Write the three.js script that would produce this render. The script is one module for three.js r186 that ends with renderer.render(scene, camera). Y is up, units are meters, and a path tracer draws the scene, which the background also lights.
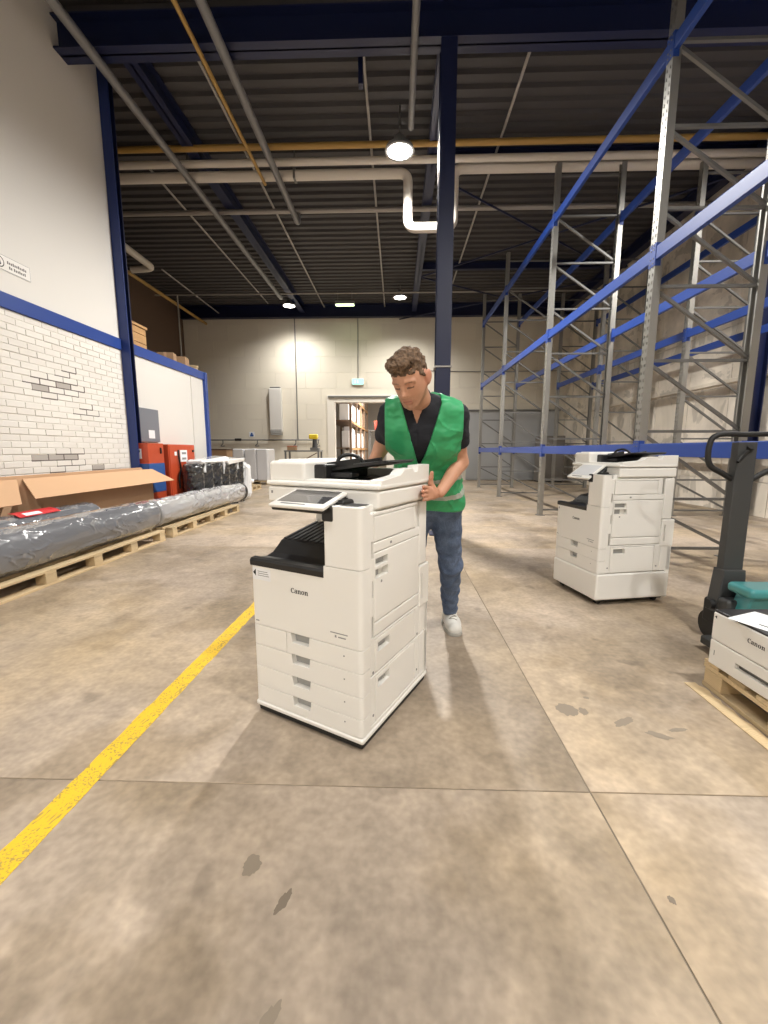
import * as THREE from 'three';
import { RoundedBoxGeometry } from 'three/addons/geometries/RoundedBoxGeometry.js';
import { TextGeometry } from 'three/addons/geometries/TextGeometry.js';
import { FontLoader } from 'three/addons/loaders/FontLoader.js';
import { mergeGeometries } from 'three/addons/utils/BufferGeometryUtils.js';
import { ImprovedNoise } from 'three/addons/math/ImprovedNoise.js';
import { RectAreaLightUniformsLib } from 'three/addons/lights/RectAreaLightUniformsLib.js';
import { Brush, Evaluator, SUBTRACTION } from 'three-bvh-csg';

// ---------------------------------------------------------------- camera, light, exposure
const scene = new THREE.Scene();
scene.background = new THREE.Color(0x000000);
const camera = new THREE.PerspectiveCamera(101.28, 768 / 1024, 0.05, 100);
camera.position.set(0, 1.2, 0);
camera.rotation.order = 'YXZ';
camera.rotation.set(THREE.MathUtils.degToRad(-8.397), THREE.MathUtils.degToRad(1.754), 0);
const renderer = new THREE.WebGLRenderer();
renderer.toneMapping = THREE.LinearToneMapping;
renderer.toneMappingExposure = 1.7;
renderer.shadowMap.enabled = true;
RectAreaLightUniformsLib.init();
const LAMP_COLOR = new THREE.Color().setRGB(1.0, 0.965, 0.91);
const LAMP_CD = 66, LAMP_ANGLE = 1.42, LAMP_Y = 6.27;
// ceiling lamps [x, z, relative strength, label]
const LAMPS = [
  [0.02, -7.6, 1.8, 'bright round high bay lamp in front of the white pipes', 6.0],
  [-3.85, -15.7, 0.65, 'small bright lamp near back wall, left of the rectangular light', LAMP_Y, 1.3, 0.9],
  [0.08, -15.0, 0.95, 'small bright lamp near back wall, right of the rectangular light', LAMP_Y, 1.3, 0.9],
  [-2.2, 0.2, 0.75, 'high bay lamp on the roof above the viewer, over the rolls side'],
  [2.0, 0.2, 0.85, 'high bay lamp on the roof above the viewer, over the racks side'],
  [5.5, -4.9, 0.9, 'high bay lamp on the roof above the rear rack'],  // added out of view to brighten the right wall, no known lamp there
  [-2.4, 5.6, 0.7, 'high bay lamp on the roof behind the viewer, left one'],
  [2.4, 5.6, 0.7, 'high bay lamp on the roof behind the viewer, right one'],
];

// ---------------------------------------------------------------- helpers
const D2R = Math.PI / 180;
let seed = 12345;
const rnd = () => { seed = (seed * 1664525 + 1013904223) >>> 0; return seed / 4294967296; };
const rr = (a, b) => a + (b - a) * rnd();
const perlin = new ImprovedNoise();
const noise = (x, y, z) => perlin.noise(x, y, z);
const fbm = (x, y, z, o = 4) => { let s = 0, a = 0.5; for (let i = 0; i < o; i++) { s += a * noise(x, y, z); x = x * 2.03 + 7.1; y = y * 2.03 + 3.7; z = z * 2.03 + 1.3; a *= 0.5; } return s; };
const lerp = (a, b, t) => a + (b - a) * t;
const clamp = (v, a = 0, b = 1) => Math.min(b, Math.max(a, v));
const smooth = (a, b, v) => { const t = clamp((v - a) / (b - a)); return t * t * (3 - 2 * t); };

const taken = {};
function numbered(n) { if (taken[n] === undefined) { taken[n] = 0; return n; } taken[n]++; return n + '_' + String(taken[n]).padStart(3, '0'); }
function boxUV(g) {   // uv in metres, projected along the dominant axis of each face
  g = g.index ? g.toNonIndexed() : g;
  const p = g.attributes.position, n = p.count, uv = new Float32Array(n * 2);
  const a = new THREE.Vector3(), b = new THREE.Vector3(), c = new THREE.Vector3(), fn = new THREE.Vector3();
  for (let i = 0; i < n; i += 3) {
    a.fromBufferAttribute(p, i); b.fromBufferAttribute(p, i + 1); c.fromBufferAttribute(p, i + 2);
    fn.copy(b).sub(a).cross(c.clone().sub(a));
    const ax = Math.abs(fn.x), ay = Math.abs(fn.y), az = Math.abs(fn.z);
    for (let k = 0; k < 3; k++) {
      const x = p.getX(i + k), y = p.getY(i + k), z = p.getZ(i + k);
      const u = ax >= ay && ax >= az ? [z, y] : ay >= az ? [x, z] : [x, y];
      uv[(i + k) * 2] = u[0]; uv[(i + k) * 2 + 1] = u[1];
    }
  }
  g.setAttribute('uv', new THREE.BufferAttribute(uv, 2));
  return g;
}
function clean(g) {
  g = g.index ? g.toNonIndexed() : g;
  if (!g.attributes.normal) g.computeVertexNormals();
  for (const k of Object.keys(g.attributes)) if (!['position', 'normal', 'uv', 'color'].includes(k)) g.deleteAttribute(k);
  g.morphAttributes = {};
  return g;
}
function merge(list) {
  if (!Array.isArray(list)) return list;
  if (list.length === 1) return list[0];
  const c = list.map(clean);
  for (const g of c) if (!g.attributes.uv) boxUV(g);
  const anyColor = c.some(g => g.attributes.color);
  for (const g of c) { if (!anyColor) g.deleteAttribute('color'); g.clearGroups(); }
  return mergeGeometries(c, false);
}
function part(name, geos, mat, parent) {
  const m = new THREE.Mesh(merge(geos), mat);
  m.name = name; m.castShadow = m.receiveShadow = true;
  parent.add(m);
  return m;
}
function thing(name, label, category, pos = [0, 0, 0], turn = 0, group) {
  const o = new THREE.Group(); o.name = numbered(name); scene.add(o);
  o.position.set(...pos); o.rotation.y = turn;
  o.userData = { label, category };
  if (group) o.userData.group = group;
  return o;
}
function solo(name, label, category, geos, mat, pos = [0, 0, 0], turn = 0, group) {
  const m = new THREE.Mesh(merge(geos), mat); m.name = numbered(name); m.castShadow = m.receiveShadow = true;
  m.position.set(...pos); m.rotation.y = turn; scene.add(m);
  m.userData = { label, category }; if (group) m.userData.group = group;
  return m;
}
function struct(name, label, category) {
  const o = new THREE.Group(); o.name = name; scene.add(o); o.userData = { kind: 'structure', label, category }; return o;
}
// box given by its extents
function bx(x0, x1, y0, y1, z0, z1) {
  const g = new THREE.BoxGeometry(Math.abs(x1 - x0), Math.abs(y1 - y0), Math.abs(z1 - z0));
  g.translate((x0 + x1) / 2, (y0 + y1) / 2, (z0 + z1) / 2); return boxUV(g);
}
function rbx(x0, x1, y0, y1, z0, z1, r = 0.005, s = 2) {
  const w = Math.abs(x1 - x0), h = Math.abs(y1 - y0), d = Math.abs(z1 - z0);
  const g = new RoundedBoxGeometry(w, h, d, s, Math.min(r, w / 2.01, h / 2.01, d / 2.01));
  g.translate((x0 + x1) / 2, (y0 + y1) / 2, (z0 + z1) / 2); return boxUV(g);
}
const V = (x, y, z) => new THREE.Vector3(x, y, z);
function bar(a, b, w, h, up = V(0, 1, 0)) {   // rectangular bar from a to b
  a = V(...a); b = V(...b);
  const d = b.clone().sub(a), L = d.length();
  const g = new THREE.BoxGeometry(w, h, L);
  const m = new THREE.Matrix4().lookAt(b, a, up); m.setPosition(a.add(b).multiplyScalar(0.5));
  g.applyMatrix4(m); return boxUV(g);
}
function rod(a, b, r0, r1 = r0, seg = 12) {
  a = V(...a); b = V(...b);
  const d = b.clone().sub(a), L = d.length();
  const g = new THREE.CylinderGeometry(r1, r0, L, seg);
  g.applyQuaternion(new THREE.Quaternion().setFromUnitVectors(V(0, 1, 0), d.clone().normalize()));
  g.translate((a.x + b.x) / 2, (a.y + b.y) / 2, (a.z + b.z) / 2); return clean(g);
}
function pipe(pts, r, seg = 12, bend = 0.12) {   // tube through points with rounded bends
  const path = new THREE.CurvePath(); const P = pts.map(p => V(...p)); let last = P[0];
  for (let i = 1; i < P.length; i++) {
    if (i < P.length - 1) {
      const u = P[i].clone().sub(P[i - 1]), w = P[i + 1].clone().sub(P[i]);
      const k = Math.min(bend, u.length() / 2.1, w.length() / 2.1);
      const p0 = P[i].clone().addScaledVector(u.normalize(), -k), p1 = P[i].clone().addScaledVector(w.normalize(), k);
      path.add(new THREE.LineCurve3(last, p0)); path.add(new THREE.QuadraticBezierCurve3(p0, P[i], p1)); last = p1;
    } else path.add(new THREE.LineCurve3(last, P[i]));
  }
  const N = pts.length === 2 ? 1 : Math.min(400, (pts.length - 2) * 8 + 40);
  const out = [];
  for (const c of path.curves) out.push(clean(new THREE.TubeGeometry(c, c.isLineCurve3 ? 1 : 8, r, seg, false)));
  return merge(out);
}
function tube(pts, r, n = 40, seg = 8, closed = false) {
  return clean(new THREE.TubeGeometry(new THREE.CatmullRomCurve3(pts.map(p => V(...p)), closed), n, r, seg, closed));
}
const csg = new Evaluator(); csg.useGroups = false;
function cut(g, ...tools) {
  let b = new Brush(g.index ? g : g); b.updateMatrixWorld();
  for (const t of tools) { const k = new Brush(t); k.updateMatrixWorld(); const r = csg.evaluate(b, k, SUBTRACTION); r.updateMatrixWorld(); b = r; }
  return boxUV(clean(b.geometry));
}
function extrude(pts, depth, bevel = 0) {
  const s = new THREE.Shape(pts.map(p => new THREE.Vector2(...p)));
  const g = new THREE.ExtrudeGeometry(s, { depth, bevelEnabled: bevel > 0, bevelSize: bevel, bevelThickness: bevel, bevelSegments: 2, curveSegments: 8 });
  return boxUV(clean(g));
}
// textures
function dataTex(n, fn, srgb = true, rep = 1) {
  const d = new Uint8Array(n * n * 4);
  for (let j = 0; j < n; j++) for (let i = 0; i < n; i++) {
    const c = fn(i / n, j / n), k = (j * n + i) * 4;
    d[k] = clamp(c[0], 0, 255); d[k + 1] = clamp(c[1], 0, 255); d[k + 2] = clamp(c[2], 0, 255); d[k + 3] = c.length > 3 ? c[3] : 255;
  }
  const t = new THREE.DataTexture(d, n, n); t.magFilter = THREE.LinearFilter; t.minFilter = THREE.LinearMipmapLinearFilter; t.generateMipmaps = true;
  t.wrapS = t.wrapT = THREE.RepeatWrapping; t.repeat.set(rep, rep); if (srgb) t.colorSpace = THREE.SRGBColorSpace; t.needsUpdate = true; return t;
}
function canvasTex(w, h, draw) {
  const c = document.createElement('canvas'); c.width = w; c.height = h; draw(c.getContext('2d'), w, h);
  const t = new THREE.CanvasTexture(c); t.colorSpace = THREE.SRGBColorSpace; return t;
}
function tileNoise(u, v, f, z, o = 4) {   // tileable fbm
  const a = u * Math.PI * 2, b = v * Math.PI * 2, R = f / (Math.PI * 2);
  return fbm(Math.cos(a) * R + 11 + Math.cos(b) * R * 0.31, Math.sin(a) * R + z + Math.sin(b) * R * 0.17, Math.cos(b) * R + Math.sin(b) * R * 0.93, o);
}
const std = (c, rough = 0.6, metal = 0, extra = {}) => new THREE.MeshStandardMaterial({ color: c instanceof THREE.Color ? c : new THREE.Color().setRGB(...c), roughness: rough, metalness: metal, ...extra });
const phys = (c, rough = 0.5, extra = {}) => new THREE.MeshPhysicalMaterial({ color: new THREE.Color().setRGB(...c), roughness: rough, ...extra });

const fineTex = dataTex(256, (u, v) => { const n = tileNoise(u, v, 24, 3, 3) * 40 + 128; return [n, n, n]; }, false);
// concrete: 8 m x 8 m of mottled, stained slab
const concreteTex = dataTex(1600, (u, v) => {
  const x = u * 8, z = v * 8;
  const big = fbm(x * 0.45, z * 0.45, 1.7, 3), mid = fbm(x * 1.7 + 30, z * 1.7, 5.2, 4), fin = fbm(x * 9, z * 9, 9.1, 3);
  const streak = fbm(x * 2.6 + 4, z * 0.5, 22.3, 3);
  const fine2 = fbm(x * 38, z * 38, 2.2, 3);
  let L = 178 + big * 36 + mid * 32 + fin * 28 + fine2 * 30 + streak * 18;
  const blot = smooth(0.04, 0.22, fbm(x * 1.5 + 9, z * 1.2 + 40, 3.3, 5));        // damp, oily stains
  const spots = smooth(0.30, 0.42, fbm(x * 5.2 + 70, z * 5.2, 7.7, 2));
  const scuff = smooth(0.16, 0.4, fbm(x * 3.1 + 17, z * 3.1 + 3, 13.3, 4));       // pale worn patches
  L = L - blot * 17 - spots * 22 + scuff * 14;
  const warm = clamp(fbm(x * 0.9 + 50, z * 0.9, 6.6, 3) * 1.6 + 0.35);
  return [L * 1.0, L * (0.915 - blot * 0.012 - warm * 0.025), L * (0.82 - blot * 0.035 - warm * 0.09)];
});
const concreteBump = dataTex(512, (u, v) => { const n = 128 + tileNoise(u, v, 30, 8, 4) * 120; return [n, n, n]; }, false);

const M = {
  mortar: std([0.7, 0.67, 0.62], 0.9),
  darkJoint: std([0.12, 0.1, 0.09], 0.95),
  wallWhite: std([0.74, 0.7, 0.63], 0.75, 0, { bumpMap: fineTex, bumpScale: 0.0015 }),
  wallPanel: std([0.69, 0.67, 0.635], 0.55),
  brown: std([0.12, 0.075, 0.05], 0.85),
  roof: std([0.06, 0.057, 0.06], 0.7),
  navy: std([0.004, 0.009, 0.048], 0.45),
  trimBlue: std([0.02, 0.055, 0.26], 0.4),
  rackBlue: phys([0.01, 0.05, 0.28], 0.48, { clearcoat: 0.12, clearcoatRoughness: 0.15 }),
  galv: std([0.33, 0.325, 0.305], 0.42, 0.75, { roughnessMap: null }),
  galvDark: std([0.19, 0.19, 0.185], 0.5, 0.6),
  printer: phys([0.82, 0.805, 0.765], 0.42, { bumpMap: fineTex, bumpScale: 0.0002 }),
  printerCore: std([0.1, 0.1, 0.1], 0.7),
  recess: std([0.36, 0.36, 0.35], 0.6),
  blackPlastic: std([0.011, 0.011, 0.012], 0.36),
  ribGrey: std([0.055, 0.056, 0.06], 0.3),
  darkGrey: std([0.05, 0.052, 0.054], 0.5),
  screen: phys([0.07, 0.072, 0.08], 0.08, { clearcoat: 1 }),
  screenGlare: phys([0.75, 0.76, 0.78], 0.12, {}),  // white glare on the glass is put into this pale colour
  ink: std([0.01, 0.01, 0.012], 0.6),
  inkGrey: std([0.25, 0.25, 0.25], 0.7),
  paper: std([0.82, 0.83, 0.85], 0.8),
  silver: std([0.55, 0.55, 0.54], 0.35, 0.6),
  pipeWhite: std([0.62, 0.58, 0.52], 0.6),
  pipeYellow: std([0.38, 0.23, 0.06], 0.5),
  pipeGrey: std([0.2, 0.2, 0.205], 0.5, 0.3),
  conduit: std([0.36, 0.34, 0.32], 0.5, 0.3),
  cardboard: std([0.62, 0.39, 0.23], 0.85, 0, { bumpMap: fineTex, bumpScale: 0.0008 }),
  cardInner: std([0.4, 0.25, 0.14], 0.9),
  red: std([0.5, 0.07, 0.025], 0.4),
  boardGrey: std([0.18, 0.19, 0.22], 0.5),
  blueBoard: std([0.03, 0.1, 0.33], 0.5),
  film: phys([0.17, 0.175, 0.19], 0.2, { clearcoat: 1, clearcoatRoughness: 0.12 }),
  filmSilver: phys([0.36, 0.36, 0.37], 0.16, { clearcoat: 1, clearcoatRoughness: 0.1 }),
  filmClear: phys([0.86, 0.87, 0.88], 0.22, { clearcoat: 1, clearcoatRoughness: 0.1 }),
  filmBlack: phys([0.025, 0.026, 0.028], 0.24, { clearcoat: 1, clearcoatRoughness: 0.1 }),
  teal: phys([0.06, 0.3, 0.31], 0.35, { clearcoat: 0.5 }),
  jack: std([0.055, 0.057, 0.058], 0.5, 0.2),
  rubber: std([0.012, 0.012, 0.012], 0.6),
  yellowPlastic: std([0.75, 0.55, 0.02], 0.5),
  greyDoor: std([0.4, 0.41, 0.42], 0.5),
  wrapWhite: phys([0.7, 0.7, 0.72], 0.4, { clearcoat: 0.5 }),
  exitSign: std([0.25, 0.7, 0.6], 0.5, 0, { emissive: new THREE.Color().setRGB(0.25, 0.9, 0.8), emissiveIntensity: 0.9 }),
  lampGlow: std([1, 1, 1], 0.5, 0, { emissive: LAMP_COLOR.clone(), emissiveIntensity: 14 }),
  lampHousing: std([0.35, 0.35, 0.36], 0.4, 0.5),
};
const woodTex = dataTex(256, (u, v) => { const g = tileNoise(u * 1, v, 3, 2, 3) * 26 + Math.sin((v * 34 + tileNoise(u, v, 4, 6, 3) * 6) * 6.28) * 7; const L = 208 + g; return [L, L * 0.9, L * 0.73]; });
woodTex.repeat.set(1.3, 4);
const woodMats = [0.95, 0.85, 0.75].map(k => std([k, k * 0.97, k * 0.92], 0.8, 0, { map: woodTex }));

// ---------------------------------------------------------------- the hall
const XL = -4.3, XR = 6.55, ZB = -17, ZF = 8.4, YR = 6.72, XFL = -8.35;

// floor: separate cast slabs with a narrow joint between them
{
  const floor = struct('floor', 'stained beige concrete floor slabs with narrow joints', 'floor');
  const jx = [-9, 0.69, 7], jz = [9, -1.35, -6.6, -11.9, -34];
  const fm = std([0.81, 0.8, 0.79], 0.46, 0, { map: concreteTex, bumpMap: concreteBump, bumpScale: 0.0012 });
  concreteTex.repeat.set(1 / 8, 1 / 8); concreteBump.repeat.set(1 / 1.5, 1 / 1.5);
  part('subfloor', bx(-9, 7, -0.3, -0.05, -34, 9), M.darkJoint, floor);
  part('joint_filler', bx(-9, 7, -0.05, -0.004, -34, 9), std([0.2, 0.165, 0.125], 0.9), floor);
  for (let i = 0; i + 1 < jx.length; i++) for (let j = 0; j + 1 < jz.length; j++) {
    const g = rbx(jx[i] + 0.002, jx[i + 1] - 0.002, -0.06, 0, jz[j + 1] + 0.002, jz[j] - 0.002, 0.003, 1);
    const uv = g.attributes.uv; for (let k = 0; k < uv.count; k++) uv.setXY(k, uv.getX(k) + 3.7 + i * 1.3, uv.getY(k) + 2.2 + j * 2.9);
    part('slab', g, fm, floor);
  }
  // dried spills and scars
  const spotMat = std([0.17, 0.135, 0.1], 0.6), spotMat2 = std([0.235, 0.193, 0.145], 0.5);
  const blob = (x, z, rx, rz, a, m) => {
    const s = new THREE.Shape(); const N = 44, ph = rnd() * 9;
    for (let i = 0; i < N; i++) { const t = i / N * 6.2832, k = 1 + 0.75 * fbm(Math.cos(t) * 1.6 + ph, Math.sin(t) * 1.6, ph, 3); const px = Math.cos(t) * rx * k, pz = Math.sin(t) * rz * k; s[i ? 'lineTo' : 'moveTo'](px * Math.cos(a) - pz * Math.sin(a), px * Math.sin(a) + pz * Math.cos(a)); }
    const g = new THREE.ShapeGeometry(s); g.rotateX(-Math.PI / 2); g.translate(x, 0.0008, z); part('spill_stain', boxUV(clean(g)), m, floor);
  };
  blob(-0.30, -0.955, 0.012, 0.03, -0.4, spotMat); blob(-0.27, -0.715, 0.014, 0.035, -0.5, spotMat2); blob(0.745, -0.99, 0.009, 0.012, 0, spotMat);
  blob(0.80, -1.83, 0.045, 0.05, 0.3, spotMat2); blob(0.87, -1.82, 0.02, 0.03, 0, spotMat2); blob(1.02, -1.75, 0.06, 0.02, 0.5, spotMat2);
  blob(1.12, -1.66, 0.05, 0.02, -0.4, spotMat2); blob(0.93, -1.93, 0.014, 0.012, 0, spotMat2); blob(1.22, -1.7, 0.04, 0.012, 0.2, spotMat2); blob(-0.42, -1.05, 0.025, 0.03, 0, spotMat2);
}
// yellow line painted on the floor, worn through in specks
{
  const t = dataTex(512, (u, v) => {
    const n = tileNoise(u, v, 60, 4, 3), m = tileNoise(u, v, 9, 9, 3); const worn = smooth(0.06, 0.24, n + m * 0.5);
    return [lerp(222, 164, worn), lerp(181, 140, worn), lerp(36, 72, worn)];
  });
  t.repeat.set(2, 2);
  const P = [], N = 260, z0 = 4, z1 = -4.4, w = 0.092;
  const c = z => -1.145 + (-z - 1) * 0.0265;
  const edge = (z, s) => c(z) + s * w / 2 + s * (fbm(z * 9, s * 5, 1, 3) * 0.012);
  const pos = [], idx = [];
  for (let i = 0; i <= N; i++) { const z = lerp(z0, z1, i / N); pos.push(edge(z, -1), 0, z, edge(z, -1), 0.0015, z, edge(z, 1), 0.0015, z, edge(z, 1), 0, z); }
  for (let i = 0; i < N; i++) for (let k = 0; k < 3; k++) { const a = i * 4 + k, b = a + 1, d = a + 4, e = a + 5; idx.push(a, d, b, b, d, e); }
  const g = new THREE.BufferGeometry(); g.setAttribute('position', new THREE.Float32BufferAttribute(pos, 3)); g.setIndex(idx);
  const g2 = g.toNonIndexed(); g2.computeVertexNormals();
  solo('floor_marking', 'worn yellow line painted along the concrete floor', 'floor line', boxUV(g2), std([1, 1, 1], 0.55, 0, { map: t }));
}
// ceiling: ribbed steel deck on navy beams
{
  const ceiling = struct('ceiling', 'dark ribbed steel roof deck on navy beams', 'ceiling');
  const pts = []; const pitch = 0.26;
  for (let z = ZB - 0.2; z < ZF + 0.3; z += pitch) pts.push([z, YR], [z + 0.09, YR], [z + 0.115, YR - 0.055], [z + 0.235, YR - 0.055]);
  const outline = pts.map(p => [p[0], p[1]]); const top = [[ZF + 0.6, YR], [ZF + 0.6, YR + 0.25], [ZB - 0.4, YR + 0.25], [ZB - 0.4, YR]];
  const g = extrude(outline.concat(top), XR - XFL + 0.6); // shape x = world z, depth -> world x
  g.applyMatrix4(new THREE.Matrix4().set(0, 0, 1, XFL - 0.3, 0, 1, 0, 0, 1, 0, 0, 0, 0, 0, 0, 1));
  // the swap mirrors the faces: turn them round
  const p = g.attributes.position.array, nn = g.attributes.normal.array;
  for (let i = 0; i < p.length; i += 9) for (let k = 0; k < 3; k++) { let t = p[i + 3 + k]; p[i + 3 + k] = p[i + 6 + k]; p[i + 6 + k] = t; t = nn[i + 3 + k]; nn[i + 3 + k] = nn[i + 6 + k]; nn[i + 6 + k] = t; }
  part('roof_deck', boxUV(g), M.roof, ceiling);
  const ibeam = (a, b, w, h, t = 0.02) => { // I section between two points, top at y of points
    const [x0, y, z0] = a, [x1, , z1] = b;
    const out = []; const alongX = Math.abs(x1 - x0) > Math.abs(z1 - z0);
    const mk = (lo, hi, half) => alongX ? bx(x0, x1, lo, hi, z0 - half, z0 + half) : bx(x0 - half, x0 + half, lo, hi, z0, z1);
    out.push(mk(y - t, y, w / 2), mk(y - h, y - h + t, w / 2), mk(y - h, y, 0.012)); return out;
  };
  const yb = YR - 0.06;
  const beam = (label, a, b, w, h) => { const o = thing('roof_beam', label, 'beam'); const q = ibeam(a, b, w, h); part('top_flange', q[0], M.navy, o); part('bottom_flange', q[1], M.navy, o); part('web', q[2], M.navy, o); };
  beam('broad navy roof beam crossing on top of the navy column', [XFL, yb - 0.13, -6.0], [XR, yb - 0.13, -6.0], 0.24, 0.38);
  beam('navy beam along the top of the back wall', [XFL, yb, ZB + 0.14], [XR, yb, ZB + 0.14], 0.22, 0.46);
  beam('navy roof beam crossing above the viewer', [XFL, yb - 0.13, 1.0], [XR, yb - 0.13, 1.0], 0.24, 0.38);
  beam('navy roof beam running back on the left, beside the grey pipe', [-3.62, yb, -6.1], [-3.62, yb, ZB + 0.2], 0.2, 0.3);
  beam('navy roof beam running back from the navy column', [0.62, yb, -6.1], [0.62, yb, ZB + 0.2], 0.18, 0.3);
  beam('navy roof beam along the top of the right wall', [XR - 0.2, yb, 8], [XR - 0.2, yb, ZB + 0.2], 0.2, 0.3);
  // diagonal wind braces
  for (const [a, b] of [[[0.7, -8.6], [6.2, -13]], [[6.2, -8.6], [0.7, -13]], [[0.7, -13.2], [6.2, -16.6]], [[6.2, -13.2], [0.07, -16.985]]]) solo('wind_brace', 'thin dark diagonal roof brace over the racks, ' + (a[0] < 1 ? 'starting near' : 'ending near') + ' the column line, ' + (a[1] > -10 ? 'front pair' : 'rear pair'), 'brace', rod([a[0], a[0] < 1 ? 6.2 : 6.15, a[1]], [b[0], a[0] < 1 ? 6.2 : 6.15, b[1]], 0.022), M.navy);
  beam('slim navy crossbeam near the back wall over the racks', [0.62, yb - 0.1, -13.1], [XR, yb - 0.1, -13.1], 0.12, 0.2);
  beam('slim navy crossbeam above the pipes over the racks', [0.62, yb - 0.1, -8.5], [XR, yb - 0.1, -8.5], 0.12, 0.2);
  solo('beam_bracket', 'short navy bracket hanging behind the broad roof beam', 'bracket', rbx(-0.53, -0.47, 5.95, 6.6, -6.35, -6.25, 0.004), M.navy);
}
// left wall: painted brick below, smooth panels above
{
  const wall = struct('wall_left', 'white painted brick wall with smooth panels above a blue rail', 'wall');
  const zc = -6.7, yt0 = 2.735, yt1 = 2.9;
  part('backing', bx(XL - 0.24, XL - 0.006, 0, yt0, zc, ZF), M.mortar, wall);
  for (let i = 0, z = zc; z < ZF - 0.1; i++) { const w = 3.02, z1 = Math.min(ZF, z + w); part('panel', rbx(XL - 0.24, XL, yt1, YR - 0.02, z + 0.002, z1 - 0.002, 0.004, 1), M.wallPanel, wall); z = z1; }
  part('rail', rbx(XL - 0.2, XL + 0.025, yt0, yt1, zc, ZF, 0.006), M.trimBlue, wall);
  const h = 0.0756, L = 0.243, j = 0.009;
  const bm = [[0.75, 0.725, 0.68], [0.74, 0.715, 0.67], [0.76, 0.735, 0.69], [0.73, 0.7, 0.655]].map(c => std(c, 0.7, 0, { bumpMap: fineTex, bumpScale: 0.002 }));
  const bare = std([0.42, 0.39, 0.36], 0.85);
  const full = [0, 1, 2].map(k => rbx(-0.1, 0.002 * k - 0.001, -(h - j) / 2, (h - j) / 2, -(L - j) / 2, (L - j) / 2, 0.004, 1));
  const half = rbx(-0.1, 0, -(h - j) / 2, (h - j) / 2, -(L / 2 - j) / 2, (L / 2 - j) / 2, 0.004, 1);
  // bare bricks and open joints, given as [row from the rail, column from the column post]
  const grey = new Set(['10:6', '9:4', '21:6', '21:5', '21:4', '23:2']);
  const open = new Set(['8:6', '8:5', '8:4', '9:6', '9:5', '9:4', '9:3', '10:6', '10:5', '10:4', '7:4', '11:5', '6:4', '12:3', '13:3', '13:2', '20:5', '20:4', '21:6', '21:5', '21:4', '22:5', '23:5', '22:4', '23:2']);
  const rows = Math.floor(yt0 / h), rest = []; let count = 0;
  for (let r = 0; r < rows; r++) {
    const y = yt0 - (r + 0.5) * h, off = (r % 2) * L / 2;
    for (let c = -1; c < 62; c++) {
      let z = zc + 0.02 + off + (c + 0.5) * L, geo = full[(r * 7 + c * 3 + 30) % 3];
      if (c === -1) { if (!off) continue; z = zc + 0.02 + L / 4; geo = half; }
      if (z + L / 2 > ZF) continue;
      const key = r + ':' + c, near = z < -4.25 && y > 0.72 && count < 300;
      if (near) {
        const m = new THREE.Mesh(geo, grey.has(key) ? bare : bm[Math.floor(rnd() * 4)]); m.name = 'brick'; m.castShadow = m.receiveShadow = true;
        m.position.set(XL + rr(-0.0015, 0.0015), y, z); wall.add(m); count++;
        if (open.has(key)) part('open_joint', [bx(XL - 0.009, XL - 0.0005, y - h / 2 - j * 0.8, y - h / 2 + j * 0.8, z - L / 2, z + L / 2), bx(XL - 0.009, XL - 0.0005, y - h / 2, y + h / 2, z - L / 2 - j * 0.8, z - L / 2 + j * 0.8)], M.darkJoint, wall);
      } else { const g = (c === -1 ? half : full[0]).clone(); g.translate(XL, y, z); rest.push(g); }
    }
  }
  const rs = part('brick_stuff', rest, bm[0], wall); rs.name = 'painted_bricks'; rs.userData.kind = 'stuff';
  part('return_wall', bx(XFL, XL - 0.24, 0, YR, zc, zc + 0.2), M.brown, wall);
  // lower room beyond the post
  const z2 = -9.55, low = struct('wall_partition', 'smooth white partition with blue rail below the mezzanine', 'wall');
  part('partition', bx(XL - 0.15, XL, 0, yt0, z2 + 0.1, zc), M.wallPanel, low);
  part('partition_end', bx(XFL, XL - 0.01, 0, yt1 - 0.02, z2, z2 + 0.12), M.wallPanel, low);
  part('rail', rbx(XL - 0.15, XL + 0.03, yt0, yt1, z2, zc - 0.2, 0.006), M.trimBlue, low);
  part('mezzanine_floor', bx(XFL, XL - 0.1, yt1 - 0.2, yt1 - 0.02, z2, zc), M.brown, low);
  part('corner_post', rbx(XL - 0.08, XL + 0.05, 0, yt1, z2 - 0.06, z2 + 0.06, 0.008), M.trimBlue, low);
  part('cable_channel', bx(XL, XL + 0.02, 0.4, 2.7, -8.92, -8.89), M.wallPanel, low);
}
{
  const c = thing('wall_post', 'tall navy steel post at the end of the brick wall', 'post', [XL + 0.05, 0, -6.78]);
  part('flange', rbx(-0.08, 0.09, 0, YR - 0.1, 0.06, 0.08, 0.004), std([0.011, 0.03, 0.15], 0.4), c);
  part('web', rbx(-0.02, 0.02, 0, YR - 0.1, -0.02, 0.06, 0.004), M.navy, c);
  part('flange', rbx(-0.08, 0.09, 0, YR - 0.1, -0.04, -0.02, 0.004), M.navy, c);
}
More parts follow.
